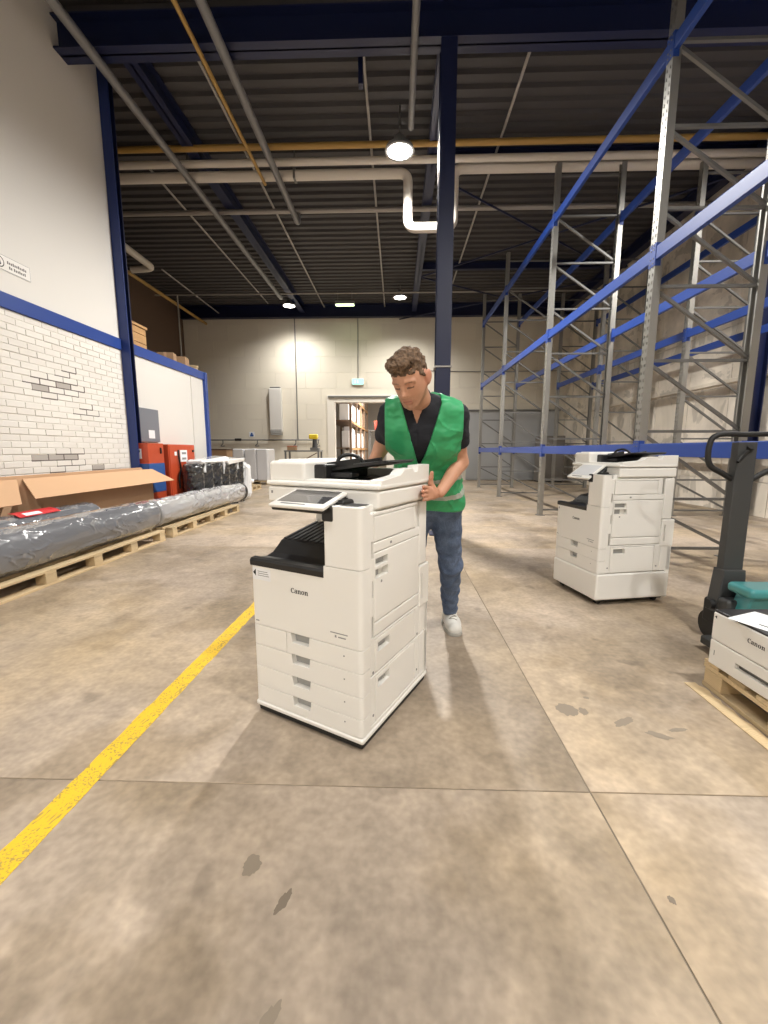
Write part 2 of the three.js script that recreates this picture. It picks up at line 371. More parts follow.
// far left wall behind the mezzanine, back wall, right wall, wall behind the viewer
{
  const w = struct('wall_far_left', 'dark brown wall above the mezzanine', 'wall');
  part('panel', bx(XFL - 0.2, XFL, 0, YR + 0.1, ZB - 0.2, ZF), M.brown, w);
  const f = struct('wall_front', 'white wall behind the viewer', 'wall');
  part('panel', bx(XFL - 0.2, XR + 0.2, 0, YR + 0.1, ZF, ZF + 0.2), M.wallWhite, f);
}
const DX0 = -2.47, DX1 = -0.42, DY = 3.06;
{
  const w = struct('wall_back', 'off-white painted block wall at the far end', 'wall');
  const big = [];
  part('backing', [bx(XFL - 0.2, DX0, 0, YR + 0.1, ZB - 0.25, ZB - 0.012), bx(DX1, XR + 0.2, 0, YR + 0.1, ZB - 0.25, ZB - 0.012), bx(DX0, DX1, DY, YR + 0.1, ZB - 0.25, ZB - 0.012)], M.mortar, w);
  // wide courses of painted block
  const bm = [[0.72, 0.67, 0.57], [0.735, 0.685, 0.58], [0.705, 0.655, 0.56]].map(c => std(c, 0.8, 0, { bumpMap: fineTex, bumpScale: 0.003 }));
  const H = 0.6, W = 1.2;
  for (let r = 0; r * H < 6.3; r++) for (let c = -8; c < 7; c++) {
    let x0 = c * W + (r % 2) * 0.6, x1 = x0 + W, y0 = r * H, y1 = y0 + H;
    x0 = Math.max(x0, XFL); x1 = Math.min(x1, XR);
    if (x1 - x0 < 0.05) continue;
    const pcs = [];
    if (y0 < DY && x1 > DX0 && x0 < DX1) { if (x0 < DX0) pcs.push([x0, DX0]); if (x1 > DX1) pcs.push([DX1, x1]); if (y1 > DY) { part('block', rbx(Math.max(x0, DX0), Math.min(x1, DX1), DY, y1 - 0.002, ZB - 0.1, ZB, 0.003, 1), bm[(r + c + 30) % 3], w); } }
    else pcs.push([x0, x1]);
    for (const [a, b] of pcs) if (b - a > 0.02) part('block', rbx(a + 0.002, b - 0.002, y0 + 0.002, y1 - 0.002, ZB - 0.1, ZB, 0.003, 1), bm[(r * 2 + c + 30) % 3], w);
  }
}
{
  const w = struct('wall_right', 'patchy white concrete panel wall behind the racks', 'wall');
  part('backing', bx(XR + 0.02, XR + 0.25, 0, YR + 0.1, ZB - 0.2, ZF), M.mortar, w);
  const tx = dataTex(512, (u, v) => {
    const n = tileNoise(u, v, 5, 3, 4), m = tileNoise(u, v, 22, 12, 3), peel = smooth(0.12, 0.2, tileNoise(u, v, 7, 31, 4) + m * 0.2);
    const L = 232 + n * 40 + m * 16 - peel * 30; return [L, L * 0.965, L * 0.91];
  }); tx.repeat.set(1 / 3.2, 1 / 3.2);
  const ms = [[0.96, 0.95, 0.93], [0.91, 0.89, 0.86], [0.86, 0.84, 0.8]].map(c => std(c, 0.8, 0, { map: tx, bumpMap: fineTex, bumpScale: 0.003 }));
  const ys = [0, 0.62, 1.3, 2.45, 3.6, 4.75, YR];
  for (let k = 0, z = ZB; z < ZF - 0.1; k++) {
    const z1 = Math.min(ZF, z + 1.18);
    for (let r = 0; r < 6; r++) part('panel', rbx(XR - (r === 0 ? 0.02 : 0) - rnd() * 0.006, XR + 0.08, ys[r] + 0.004, ys[r + 1] - 0.004, z + 0.006, z1 - 0.006, 0.006, 1), ms[(k * 2 + r * 5 + (r > 3 ? 1 : 0)) % 3], w);
    z = z1;
  }
  part('raised_band', rbx(XR - 0.09, XR, 1.3, 1.38, ZB, ZF, 0.008), ms[2], w);  // raised horizontal bands running along the wall panels
  part('raised_band', rbx(XR - 0.06, XR, 2.5, 2.58, ZB, ZF, 0.008), ms[2], w);
  for (const [z, m, wd] of [[-6.6, M.brown, 0.16], [-6.15, M.pipeYellow, 0.12], [-5.75, M.brown, 0.14], [-5.2, M.brown, 0.1]]) part('wall_strip', rbx(XR - 0.08, XR, 3.9, YR - 0.1, z - wd / 2, z + wd / 2, 0.005), m, w);
}
{
  const c = thing('steel_column', 'navy steel column standing against the right wall', 'column', [XR - 0.2, 0, -7.9]);
  part('flange', rbx(-0.1, -0.08, 0, YR - 0.4, -0.09, 0.09, 0.003), M.navy, c);
  part('web', rbx(-0.08, 0.08, 0, YR - 0.4, -0.01, 0.01, 0.003), M.navy, c);
  part('flange', rbx(0.08, 0.1, 0, YR - 0.4, -0.09, 0.09, 0.003), M.navy, c);
  const p = thing('steel_column', 'navy steel column behind the man, up to the roof beam', 'column', [0.615, 0, -6.0], Math.PI / 2);
  part('flange', rbx(-0.11, -0.092, 0, 6.16, -0.1, 0.1, 0.003), M.navy, p);
  part('web', rbx(-0.092, 0.092, 0, 6.16, -0.012, 0.012, 0.003), M.navy, p);
  part('flange', rbx(0.092, 0.11, 0, 6.16, -0.1, 0.1, 0.003), M.navy, p);
  part('base_plate', rbx(-0.16, 0.16, 0, 0.02, -0.15, 0.15, 0.003), M.navy, p);
  part('cable_tie', [bx(-0.125, 0.125, 2.3, 2.32, -0.115, 0.115)], M.conduit, p);
}
// doorway surround
{
  const d = struct('door_1', 'open doorway with pale surround in the back wall', 'doorway');
  part('jamb', rbx(DX0 - 0.3, DX0, 0, DY + 0.28, ZB, ZB + 0.05, 0.008), M.wallWhite, d);
  part('jamb', rbx(DX1, DX1 + 0.3, 0, DY + 0.28, ZB, ZB + 0.05, 0.008), M.wallWhite, d);
  part('lintel', rbx(DX0, DX1, DY, DY + 0.28, ZB, ZB + 0.05, 0.008), M.wallWhite, d);
  part('door_track', rbx(DX0 - 0.25, DX1 + 0.25, DY + 0.18, DY + 0.24, ZB + 0.05, ZB + 0.1, 0.006), M.galvDark, d);
  const sm = std([0.42, 0.39, 0.35], 0.8);
  for (const [n, l, c, ...e] of [['wall_store_left', 'left wall of the storage room', 'wall', -5.2, -5, 0, 5, -33, ZB - 0.25], ['wall_store_right', 'right wall of the storage room', 'wall', 2, 2.2, 0, 5, -33, ZB - 0.25], ['wall_store_back', 'far wall of the storage room', 'wall', -5.2, 2.2, 0, 5, -33.2, -33], ['ceiling_store', 'ceiling of the storage room', 'ceiling', -5.2, 2.2, 5, 5.2, -33.2, ZB - 0.25]]) part('panel', bx(...e), sm, struct(n, l, c));
}

// ---------------------------------------------------------------- lamps
for (const [x, z, k, label, LY = LAMP_Y, ANG = LAMP_ANGLE, PEN = 0.4] of LAMPS) {
  const l = thing('high_bay_lamp', label, 'lamp', [x, LY, z]);
  const prof = [[0.0, 0.2], [0.09, 0.2], [0.12, 0.1], [0.22, 0.05], [0.24, 0.0], [0.235, -0.015], [0.2, -0.015], [0.2, 0.02], [0, 0.02]].map(p => new THREE.Vector2(...p));
  part('housing', clean(new THREE.LatheGeometry(prof, 28)), M.lampHousing, l);
  part('hanger', [rod([0, 0.2, 0], [0, YR - 0.06 - LY, 0], 0.012)], M.galvDark, l);
  const disc = new THREE.CylinderGeometry(0.2, 0.2, 0.012, 28); disc.translate(0, -0.004, 0);
  part('lens', clean(disc), M.lampGlow, l);
  const r = new THREE.SpotLight(LAMP_COLOR, LAMP_CD * k, 0, ANG, PEN, 2);
  r.position.set(0, -0.05, 0); r.target.position.set(0, -5, 0); r.castShadow = true; r.shadow.radius = 9; r.shadow.camera.near = 0.1; l.add(r); l.add(r.target);
}
{
  const l = thing('strip_light', 'rectangular strip light between two lamps near the back wall', 'lamp', [-1.85, 6.25, -15.6]);
  part('housing', rbx(-0.34, 0.34, 0, 0.1, -0.1, 0.1, 0.01), M.lampHousing, l);
  part('diffuser', rbx(-0.32, 0.32, -0.03, 0, -0.08, 0.08, 0.01), std([1, 1, 1], 0.5, 0, { emissive: new THREE.Color().setRGB(0.8, 1, 0.55), emissiveIntensity: 2.5 }), l);
  for (const x of [-0.25, 0.25]) part('hanger', rod([x, 0.1, 0], [x, YR - 6.25, 0], 0.01), M.galvDark, l);
  const r = new THREE.RectAreaLight(new THREE.Color().setRGB(0.85, 1, 0.7), 20, 0.62, 0.15); r.position.set(0, -0.045, 0); r.rotation.x = -Math.PI / 2; r.castShadow = true; l.add(r);
  const s = thing('storeroom_lamp', 'square lamp on the storage room ceiling', 'lamp', [0.2, 4.895, -21.5]);
  part('panel', rbx(-0.6, 0.6, 0, 0.1, -0.6, 0.6, 0.01), M.lampHousing, s);
  part('diffuser', rbx(-0.55, 0.55, -0.02, 0, -0.55, 0.55, 0.01), std([1, 1, 1], 0.5, 0, { emissive: LAMP_COLOR.clone(), emissiveIntensity: 3 }), s);
  const q = new THREE.RectAreaLight(LAMP_COLOR, 220, 1.1, 1.1); q.position.set(0, -0.04, 0); q.rotation.x = -Math.PI / 2; q.castShadow = true; s.add(q);
}

// ---------------------------------------------------------------- pipes and conduits under the roof
{
  const clips = (pts, r, o) => { for (const p of pts) part('clamp', [bx(p[0] - r * 1.15, p[0] + r * 1.15, p[1] - r * 1.25, p[1] + r * 1.25, p[2] - 0.02, p[2] + 0.02)], M.galvDark, o); };
  const P = (name, label, pts, r, m, bend) => solo(name, label, 'pipe', pipe(pts, r, 12, bend), m);
  P('gas_pipe', 'yellow pipe crossing the roof, highest of the crossing pipes', [[XFL, 6.36, -8.0], [XR, 6.36, -8.0]], 0.05, M.pipeYellow);
  P('heating_pipe', 'slim white pipe just under the yellow crossing pipe', [[XFL, 6.3, -8.3], [XR, 6.3, -8.3]], 0.06, M.pipeWhite);
  const big = thing('heating_pipe', 'thick white crossing pipe with a loop dropping beside the navy column', 'pipe');
  part('run', pipe([[XFL, 6.2, -8.5], [0.18, 6.2, -8.5], [0.18, 5.28, -8.5], [1.02, 5.28, -8.5], [1.02, 6.26, -8.5], [XR, 6.26, -8.5]], 0.085, 16, 0.16), M.pipeWhite, big);
  for (const x of [-6.4, -3.9, -1.9]) part('hanger', [rod([x, 6.28, -8.5], [x, YR - 0.06, -8.5], 0.012), bx(x - 0.02, x + 0.02, 6.11, 6.3, -8.59, -8.41)], M.galvDark, big);
  P('water_pipe', 'grey pipe crossing the roof beyond the white pipes', [[XFL, 6.3, -9.85], [XR, 6.3, -9.85]], 0.05, M.conduit);
  P('conduit', 'thin grey crossing pipe close to the back wall lamps', [[XFL + 0.3, 6.28, -14.6], [XR, 6.28, -14.6]], 0.025, M.conduit);
  P('drop_pipe', 'thin pipe dropping beside the brown wall above the crate', [[-7.3, 6.28, -14.6], [-7.3, 2.9, -14.6]], 0.025, M.conduit);
  P('water_pipe', 'grey pipe running along the roof above the white wall panel', [[-3.82, 6.045, 8], [-3.76, 6.045, -14.3]], 0.06, M.pipeGrey);
  P('water_pipe', 'grey pipe running towards and joining the grey crossing pipe', [[-2.16, 6.045, 8], [-2.16, 6.045, -9.83], [-2.16, 6.24, -9.85]], 0.06, M.pipeGrey);
  P('gas_pipe', 'thin yellow pipe running along the roof to the white pipes', [[-2.46, 6.06, 8], [-2.46, 6.06, -8.5]], 0.028, M.pipeYellow);
  P('conduit', 'thin conduit beside the thin yellow roof pipe', [[-2.75, 6.5, -6.3], [-2.75, 6.5, -16.6]], 0.022, M.conduit);
  P('conduit', 'thin pale conduit along the roof, just left of the bright lamp', [[-0.48, 6.5, -6.2], [-0.48, 6.5, -16.6]], 0.022, M.conduit);
  P('conduit', 'thin pale conduit along the roof, right of the navy column', [[1.76, 6.5, -6.2], [1.76, 6.5, -16.6]], 0.022, M.conduit);
  P('conduit', 'thick dark conduit along the roof above the bright lamp', [[0.2, 6.06, 4], [0.19, 6.06, -7.2]], 0.045, M.pipeGrey);
  P('conduit', 'thin pale conduit along the roof left of the navy roof beam', [[-4.87, 6.65, -9], [-4.87, 6.65, -16.6]], 0.022, M.conduit);
  P('gas_pipe', 'yellow pipe sloping along the dark roof above the wooden crate', [[-7.43, 6.05, -6.71], [-7.43, 6.05, -16.98]], 0.05, M.pipeYellow);
  P('heating_pipe', 'short white pipe with a bend under the roof, left of the rest', [[-6.55, 6.02, -6.71], [-6.55, 6.02, -11.9], [-7.1, 5.95, -11.8]], 0.085, M.pipeWhite, 0.2);
  P('heating_pipe', 'second short white pipe under the roof beside the bent one', [[-6.82, 6.02, -6.71], [-6.82, 6.02, -11.0]], 0.065, M.pipeWhite);
  P('conduit', 'thin conduit beyond the bent white pipe', [[-6.8, 6.35, -12.8], [-6.8, 6.35, -16.7]], 0.022, M.conduit);
}

// ---------------------------------------------------------------- pallet racks
{
  const H = 5.9;
  const plate = (() => {   // perforated aisle face, y up, 0.1 wide
    const s = new THREE.Shape([[-0.05, 0], [0.05, 0], [0.05, H], [-0.05, H]].map(p => new THREE.Vector2(...p)));
    for (let y = 0.12; y < H - 0.1; y += 0.075) for (const x of [-0.026, 0.026]) {
      const h = new THREE.Path([[x - 0.01, y], [x + 0.01, y], [x + 0.007, y + 0.034], [x - 0.007, y + 0.034]].reverse().map(p => new THREE.Vector2(...p))); s.holes.push(h);
    }
    const g = new THREE.ExtrudeGeometry(s, { depth: 0.003, bevelEnabled: false }); g.rotateY(-Math.PI / 2); g.translate(-0.002, 0, 0);
    return boxUV(clean(g));
  })();
  const sides = [bx(-0.003, 0.075, 0, H, -0.05, -0.047), bx(-0.003, 0.075, 0, H, 0.047, 0.05), bx(0.07, 0.073, 0, H, -0.05, -0.03), bx(0.07, 0.073, 0, H, 0.03, 0.05)];
  const upFront = merge([plate.clone(), ...sides.map(g => g.clone())]);
  const upRear = upFront.clone().rotateY(Math.PI);
  const foot = rbx(-0.03, 0.11, 0, 0.008, -0.08, 0.08, 0.002, 1);
  const rack = (name, label, x0, x1, zs, bent) => {
    const o = thing(name, label, 'rack', [0, 0, 0], 0);
    const levels = [1.2, 3.185, 5.05];
    zs.forEach((z, i) => {
      const u = part('upright', upFront, M.galv, o); u.position.set(x0, 0, z); part('foot_plate', foot, M.galvDark, u);
      const v = part('upright', upRear, M.galv, o); v.position.set(x1, 0, z); const f2 = part('foot_plate', foot, M.galvDark, v); f2.rotation.y = Math.PI;
      const hy = [0.1, 0.66, 1.4, 2.14, 2.88, 3.62, 4.36, 5.1, 5.72];
      for (let k = 0; k < hy.length; k++) {
        part('cross_brace', bx(x0 + 0.06, x1 - 0.06, hy[k] - 0.014, hy[k] + 0.014, z - 0.018, z + 0.018), M.galvDark, o);
        if (k && k < 8) part('diagonal_brace', bar([x0 + 0.06, hy[k] - 0.03, z - 0.008], [x1 - 0.06, hy[k - 1] + 0.03, z - 0.008], 0.034, 0.03), M.galvDark, o);
      }
    });
    for (let i = 0; i + 1 < zs.length; i++) for (const y of levels) for (const [x, s] of [[x0, -1], [x1, 1]]) {
      const zA = zs[i] - 0.052, zB = zs[i + 1] + 0.052;
      const xa = x + s * 0.004, xb = x - s * 0.046;
      const b = part('beam', rbx(Math.min(xa, xb), Math.max(xa, xb), y - 0.065, y + 0.065, zB, zA, 0.006, 1), M.rackBlue, o);
      for (const [z, e] of [[zA + 0.055, -1], [zB - 0.055, 1]]) {
        part('connector', [rbx(x + s * 0.004, x + s * 0.01, y - 0.12, y + 0.1, Math.min(z + e * 0.002, z + e * 0.053), Math.max(z + e * 0.002, z + e * 0.053), 0.002, 1), rbx(Math.min(x + s * 0.01, x - s * 0.05), Math.max(x + s * 0.01, x - s * 0.05), y - 0.12, y + 0.1, z + (z > (zA + zB) / 2 ? -0.06 : 0.052), z + (z > (zA + zB) / 2 ? -0.052 : 0.06), 0.002, 1)], M.rackBlue, b);
        for (const q of [-0.09, -0.045, 0.04, 0.08]) part('bolt', rod([x + s * 0.01, y + q, z + e * 0.025], [x + s * 0.016, y + q, z + e * 0.025], 0.007, 0.007, 6), M.galvDark, b);
      }
    }
    return o;
  };
  rack('pallet_rack', 'empty pallet rack with blue beams nearest the aisle', 2.63, 3.76, [-1.62, -4.75, -7.83, -11.02, -13.75]);
  rack('pallet_rack', 'empty pallet rack behind the first, along the right wall', 5.0, 6.1, [-1.62, -4.75, -7.83, -11.02, -13.75]);
}
// ---------------------------------------------------------------- office printers
const fontBold = await new FontLoader().loadAsync('fonts/droid/droid_serif_bold.typeface.json');
const fontSans = await new FontLoader().loadAsync('fonts/droid/droid_sans_regular.typeface.json');
function text(str, size, x, y, z, font = fontSans, depth = 0.0008) {
  const g = new TextGeometry(str, { font, size, depth, curveSegments: 3, bevelEnabled: false }); g.translate(x, y, z); return boxUV(clean(g));
}
// local frame: x to the right along the front, front face at z = 0, front right corner at the origin, z negative to the rear
function makePrinter(label, pos, turn, o) {
  const P = thing('office_printer', label, 'printer', pos, turn), W = 0.58, pm = M.printer, dy = o.dy;
  const y0 = 0.045;                                     // underside of the white body
  for (const [x, z] of [[-0.06, -0.06], [-W + 0.06, -0.06], [-0.06, -0.56], [-W + 0.06, -0.56]]) {
    const c = part('castor', [rod([x - 0.014, 0.024, z], [x + 0.014, 0.024, z], 0.024, 0.024, 16), bx(x - 0.02, x + 0.02, 0.03, y0, z - 0.022, z + 0.022)], M.rubber, P);
  }
  part('base_frame_shade', o.flush ? rbx(-W + 0.006, -0.006, o.skirt, 0.034, -0.625, -0.006, 0.01) : rbx(-W + 0.02, -0.02, o.skirt, y0 + 0.01, -0.6, -0.02, 0.004), M.rubber, P);  // the flush black version stands in for the contact shadow under the body
  part('core', [rbx(-W + 0.045, -0.045, y0, 0.69 + dy, -0.59, -0.045, 0.004), rbx(-0.13, -0.038, 0.68 + dy, 0.94 + dy, -0.59, -0.06, 0.004)], M.printerCore, P);
  part('left_panel', [rbx(-W, -W + 0.05, y0, 0.7 + dy, -0.63, -0.045, 0.01), rbx(-W, -W + 0.05, 0.7 + dy, 0.96 + dy, -0.6, -0.46, 0.008)], pm, P);
  part('rear_panel', [rbx(-W, -0.0, y0, 0.64 + dy, -0.63, -0.588, 0.008), rbx(-W + 0.005, -0.01, 0.64 + dy, 0.965 + dy, -0.605, -0.588, 0.006)], pm, P);
  const handle = (xa, xb, yt, hgt) => {              // tapered finger notch cut from the front, open to the top
    const g = extrude([[xa, yt + 0.01], [xa + 0.01, yt - hgt], [xb - 0.006, yt - hgt], [xb, yt + 0.01]], 0.034); g.translate(0, 0, -0.03); return g;
  };
  const slab = (xl, xr, yb, yt, rl = 0.018, rr_ = 0.02, dep = 0.06) => {   // front panel: plan outline with rounded front corners, raised in y
    const s = new THREE.Shape(), b = 0.0018; xl += b; xr -= b;
    s.moveTo(xl, dep); s.lineTo(xr, dep); s.lineTo(xr, rr_ + b); s.quadraticCurveTo(xr, b, xr - rr_, b); s.lineTo(xl + rl, b); s.quadraticCurveTo(xl, b, xl, rl + b); s.lineTo(xl, dep);
    const g = new THREE.ExtrudeGeometry(s, { depth: yt - yb - 2 * b, bevelEnabled: true, bevelSize: b, bevelThickness: b, bevelSegments: 2, curveSegments: 8 });
    g.rotateX(-Math.PI / 2); g.translate(0, yb + b, 0); return boxUV(clean(g));
  };
  const plate = (xa, xb, yt, hgt) => rbx(xa, xb, yt - hgt - 0.004, yt - 0.001, -0.046, -0.026, 0.002, 1);
  const drawer = (yb, yt, split) => {
    const xl = split ? -0.386 : -W;
    const g = cut(slab(xl + (split ? 0.0012 : 0), 0, yb + 0.001, yt - 0.001, split ? 0.002 : 0.018), handle(-0.362, -0.257, yt, 0.042));
    const d = part('drawer', g, pm, P);
    part('handle_recess', plate(-0.362, -0.257, yt, 0.042), M.recess, d);
    part('size_window', rod([-0.085, (yb + yt) / 2 + 0.012, -0.0005], [-0.085, (yb + yt) / 2 + 0.012, 0.0006], 0.0035, 0.0035, 10), M.inkGrey, d);
    if (split) part('toner_cover', slab(-W, xl - 0.0012, yb + 0.001, yt - 0.001, 0.018, 0.002), pm, P);
  };
  if (o.cabinet) {
    part('cabinet_base', rbx(-W - 0.004, 0.004, y0, 0.255, -0.63, 0.004, 0.016, 3), pm, P);
    drawer(0.258, 0.359, false); drawer(0.359, 0.454, false);
  } else {
    part('plinth', rbx(-W - 0.003, 0.003, 0.03, 0.055, -0.632, 0.003, 0.01, 3), pm, P);
    drawer(0.057, 0.136, false); drawer(0.136, 0.231, false); drawer(0.231, 0.332, false); drawer(0.332, 0.427, true);
  }
  // front door and the tower on the right
  const yc = 0.427 + dy, yt = 0.748 + dy;
  const fc = part('front_cover', cut(slab(-W, 0, yc + 0.0015, yt - 0.001), bx(-W - 0.1, -0.178, 0.699 + dy, 1, -0.2, 0.1)), pm, P);
  part('logo', text('Canon', 0.021, -0.352, 0.609 + dy, 0, fontBold), M.ink, fc);
  if (!o.small) {
    part('warning_sticker', [bx(-0.568, -0.464, 0.637 + dy, 0.69 + dy, 0, 0.0006)], M.paper, fc);
    part('sticker_arrow', (() => { const g = extrude([[-0.566, 0.668 + dy], [-0.549, 0.684 + dy], [-0.549, 0.652 + dy]], 0.0004); g.translate(0, 0, 0.0006); return g; })(), M.ink, fc);
    part('sticker_print', [0, 1, 2].map(k => bx(-0.538, -0.48 + k * 0.004, 0.674 + dy - k * 0.009, 0.677 + dy - k * 0.009, 0.0006, 0.001)), M.inkGrey, fc);
  } else part('sticker_arrow', (() => { const g = extrude([[-0.562, 0.675 + dy], [-0.548, 0.685 + dy], [-0.548, 0.665 + dy]], 0.0004); return g; })(), M.ink, fc);
  part('model_print', [bx(-0.15, -0.066, 0.478 + dy, 0.482 + dy, 0, 0.0005), bx(-0.128, -0.12, 0.461 + dy, 0.471 + dy, 0, 0.0005), bx(-0.112, -0.075, 0.462 + dy, 0.467 + dy, 0, 0.0005)], M.inkGrey, fc);
  part('energy_print', [bx(-0.562, -0.542, 0.444 + dy, 0.449 + dy, 0, 0.0005)], M.inkGrey, fc);
  const tower = extrude([[-0.178, 0], [0, 0], [0, 0.237], [-0.165, 0.237], [-0.168, 0.19]], 0.06 - 0.02, 0.0); // flat first, then rounded block in front
  part('tower', [slab(-0.176, 0, yt + 0.001, 0.988 + dy, 0.012, 0.02, 0.0615), rbx(-0.174, -0.036, yt + 0.001, 0.988 + dy, -0.125, -0.05, 0.006)], pm, P);
  part('inner_panel', [extrude([[-0.12, yt - 0.03], [-0.05, yt - 0.03], [-0.05, 0.955 + dy], [-0.14, 0.955 + dy], [-0.135, 0.86 + dy]], 0.46).translate(0, 0, -0.59)], pm, P);
  part('cavity_back', bx(-W + 0.05, -0.1, 0.7 + dy, 0.958 + dy, -0.588, -0.54), M.darkGrey, P);
  part('tower_cap', rbx(-0.11, -0.03, 0.988 + dy, 0.9895 + dy, -0.11, -0.02, 0.0007, 1), M.darkGrey, P);
  // output tray: a swept scoop with ribs
  const prof = []; for (const p of [[0.002, 0.699], [0.004, 0.722], [-0.004, 0.731], [-0.03, 0.733], [-0.06, 0.722], [-0.10, 0.717], [-0.14, 0.727], [-0.175, 0.752], [-0.2, 0.773], [-0.215, 0.778], [-0.53, 0.835], [-0.54, 0.835], [-0.54, 0.69], [-0.02, 0.69]]) prof.push([p[0], p[1] + dy]);
  const tg = extrude(prof, 0.402); tg.rotateY(-Math.PI / 2); // shape x -> z? rotate so that shape x becomes world z
  tg.applyMatrix4(new THREE.Matrix4().makeRotationY(Math.PI)); // z flips back
  tg.computeBoundingBox();
  { const b = tg.boundingBox; const zs = Math.abs(b.max.z) > 0.1 ? -1 : 1; if (zs < 0) tg.rotateY(Math.PI); tg.computeBoundingBox(); tg.translate(-0.178 - tg.boundingBox.max.x, 0, 0); }
  const tray = part('output_tray', tg, M.blackPlastic, P);
  const ribs = []; for (let k = 0; k < 13; k++) { const x = -0.57 + k * 0.031; ribs.push(bar([x, 0.7795 + dy, -0.215], [x, 0.836 + dy, -0.53], 0.016, 0.006)); }
  part('tray_ribs', ribs, M.ribGrey, tray);
  if (o.paperInTray) part('paper_sheet', (() => { const g = bx(-0.46, -0.25, 0, 0.002, -0.297, 0); g.rotateX(0.178); g.translate(0, 0.785 + dy, -0.205); return g; })(), M.paper, P);
  // right side panels (3.5 cm deep, so the finger grips are real holes)
  const sx = (z0, z1, ya, yb, r = 0.006) => rbx(-0.036, 0, ya, yb, z1, z0, r, 2);
  const grip = (z0, z1, ya, yb) => bx(-0.03, 0.02, ya, yb, z1, z0);
  const slotS = sx(-0.0615, -0.094, 0.43 + dy, 0.958 + dy);
  const strip = part('side_strip', cut(slotS, bx(-0.02, 0.02, 0.78 + dy, 0.85 + dy, -0.083, -0.072), bx(-0.02, 0.02, 0.45 + dy, 0.545 + dy, -0.086, -0.072), bx(-0.02, 0.02, 0.62 + dy, 0.69 + dy, -0.086, -0.078)), pm, P);
  part('slot_recess', [bx(-0.03, -0.019, 0.44 + dy, 0.86 + dy, -0.09, -0.066)], M.printerCore, strip);
  part('upper_flap', sx(-0.098, -0.462, 0.842 + dy, 0.944 + dy), pm, P);
  part('flap_frame', [sx(-0.095, -0.5, 0.946 + dy, 0.96 + dy, 0.003), sx(-0.465, -0.5, 0.84 + dy, 0.946 + dy, 0.004), sx(-0.095, -0.52, 0.8 + dy, 0.839 + dy, 0.004)], pm, P);
  const door = part('side_door', cut(sx(-0.097, -0.518, 0.512 + dy, 0.797 + dy), grip(-0.104, -0.204, 0.742 + dy, 0.774 + dy), grip(-0.104, -0.21, 0.692 + dy, 0.73 + dy)), pm, P);
  part('grip_recess', [bx(-0.035, -0.024, 0.738 + dy, 0.778 + dy, -0.205, -0.1), bx(-0.035, -0.026, 0.688 + dy, 0.734 + dy, -0.17, -0.1)], M.recess, door);
  part('door_mark', [rod([0, 0.672 + dy, -0.152], [0.0007, 0.672 + dy, -0.152], 0.006, 0.006, 10)], M.inkGrey, door);
  part('flap_mark', [bx(0, 0.0006, 0.814 + dy, 0.824 + dy, -0.24, -0.225)], M.inkGrey, P);
  part('rear_strip', cut(rbx(-0.036, 0, 0.646 + dy, 0.96 + dy, -0.603, -0.521, 0.008), bx(-0.1, 0.1, 0.9, 0.901, 5, 5.1)), pm, P);
  const rs = part('rear_strip', cut(rbx(-0.04, 0.004, 0.43 + dy, 0.642 + dy, -0.634, -0.521, 0.008), bx(-0.02, 0.02, 0.47 + dy, 0.6 + dy, -0.555, -0.545)), pm, P);
  part('sill_panel', sx(-0.095, -0.52, 0.452 + dy, 0.509 + dy), pm, P);
  const low = (ya, yb, gy) => {
    const d = part('lower_door', cut(sx(-0.103, -0.478, ya, yb), grip(-0.122, -0.222, gy - 0.02, gy + 0.02)), pm, P);
    part('grip_recess', bx(-0.035, -0.024, gy - 0.024, gy + 0.024, -0.226, -0.118), M.recess, d);
    part('door_frame', [sx(-0.0615, -0.1, ya, yb + 0.004), sx(-0.481, -0.53, ya, yb + 0.004), sx(-0.0615, -0.53, yb + 0.002, yb + 0.012, 0.003), rbx(-0.036, 0, ya, yb + 0.012, -0.63, -0.533, 0.006)], pm, P);
    for (const z of [-0.082, -0.505]) part('screw_cap', rod([0, (ya + yb) / 2 - 0.06, z], [0.001, (ya + yb) / 2 - 0.06, z], 0.006, 0.006, 10), M.inkGrey, P);
  };
  if (o.cabinet) low(0.262, 0.463, 0.43); else { low(0.292, 0.436, 0.396); low(0.074, 0.276, 0.238); part('lower_rail', sx(-0.0615, -0.63, 0.056, 0.072, 0.003), pm, P); }
  // scanner, lid and document feeder
  const s0 = 0.968 + dy, zf = -0.12, zr = -0.605;
  part('scanner', [rbx(-W + 0.002, 0.008, s0, 1.04 + dy, zr, zf, 0.012, 3), rbx(-W + 0.1, -0.02, s0 - 0.012, s0 + 0.02, zr + 0.03, zf + 0.03, 0.004, 2)], pm, P);
  part('scanner_button', [bx(-0.556, -0.546, 1.008 + dy, 1.02 + dy, zf - 0.001, zf + 0.001)], M.inkGrey, P);
  const lid = part('scanner_lid', [rbx(-W - 0.002, 0.012, 1.044 + dy, 1.066 + dy, zr, zf + 0.006, 0.009, 3)], pm, P);
  part('feeder_cover', [rbx(-W + 0.002, -0.372, 1.06 + dy, 1.152 + dy, zr + 0.01, zf - 0.012, 0.016, 3), rbx(-W + 0.01, -0.45, 1.14 + dy, 1.158 + dy, zr + 0.04, zf - 0.06, 0.008, 2)], pm, P);
  // pale rim rising to the rear on the right
  const rim = extrude([[-0.135, 1.062], [-0.14, 1.078], [-0.3, 1.092], [-0.34, 1.115], [-0.42, 1.118], [-0.43, 1.1], [-0.47, 1.1], [-0.48, 1.128], [-0.6, 1.13], [-0.6, 1.062]].map(p => [-p[0], p[1] + dy]), 0.05, 0.003);
  rim.rotateY(Math.PI / 2); rim.translate(-0.043, 0, 0);
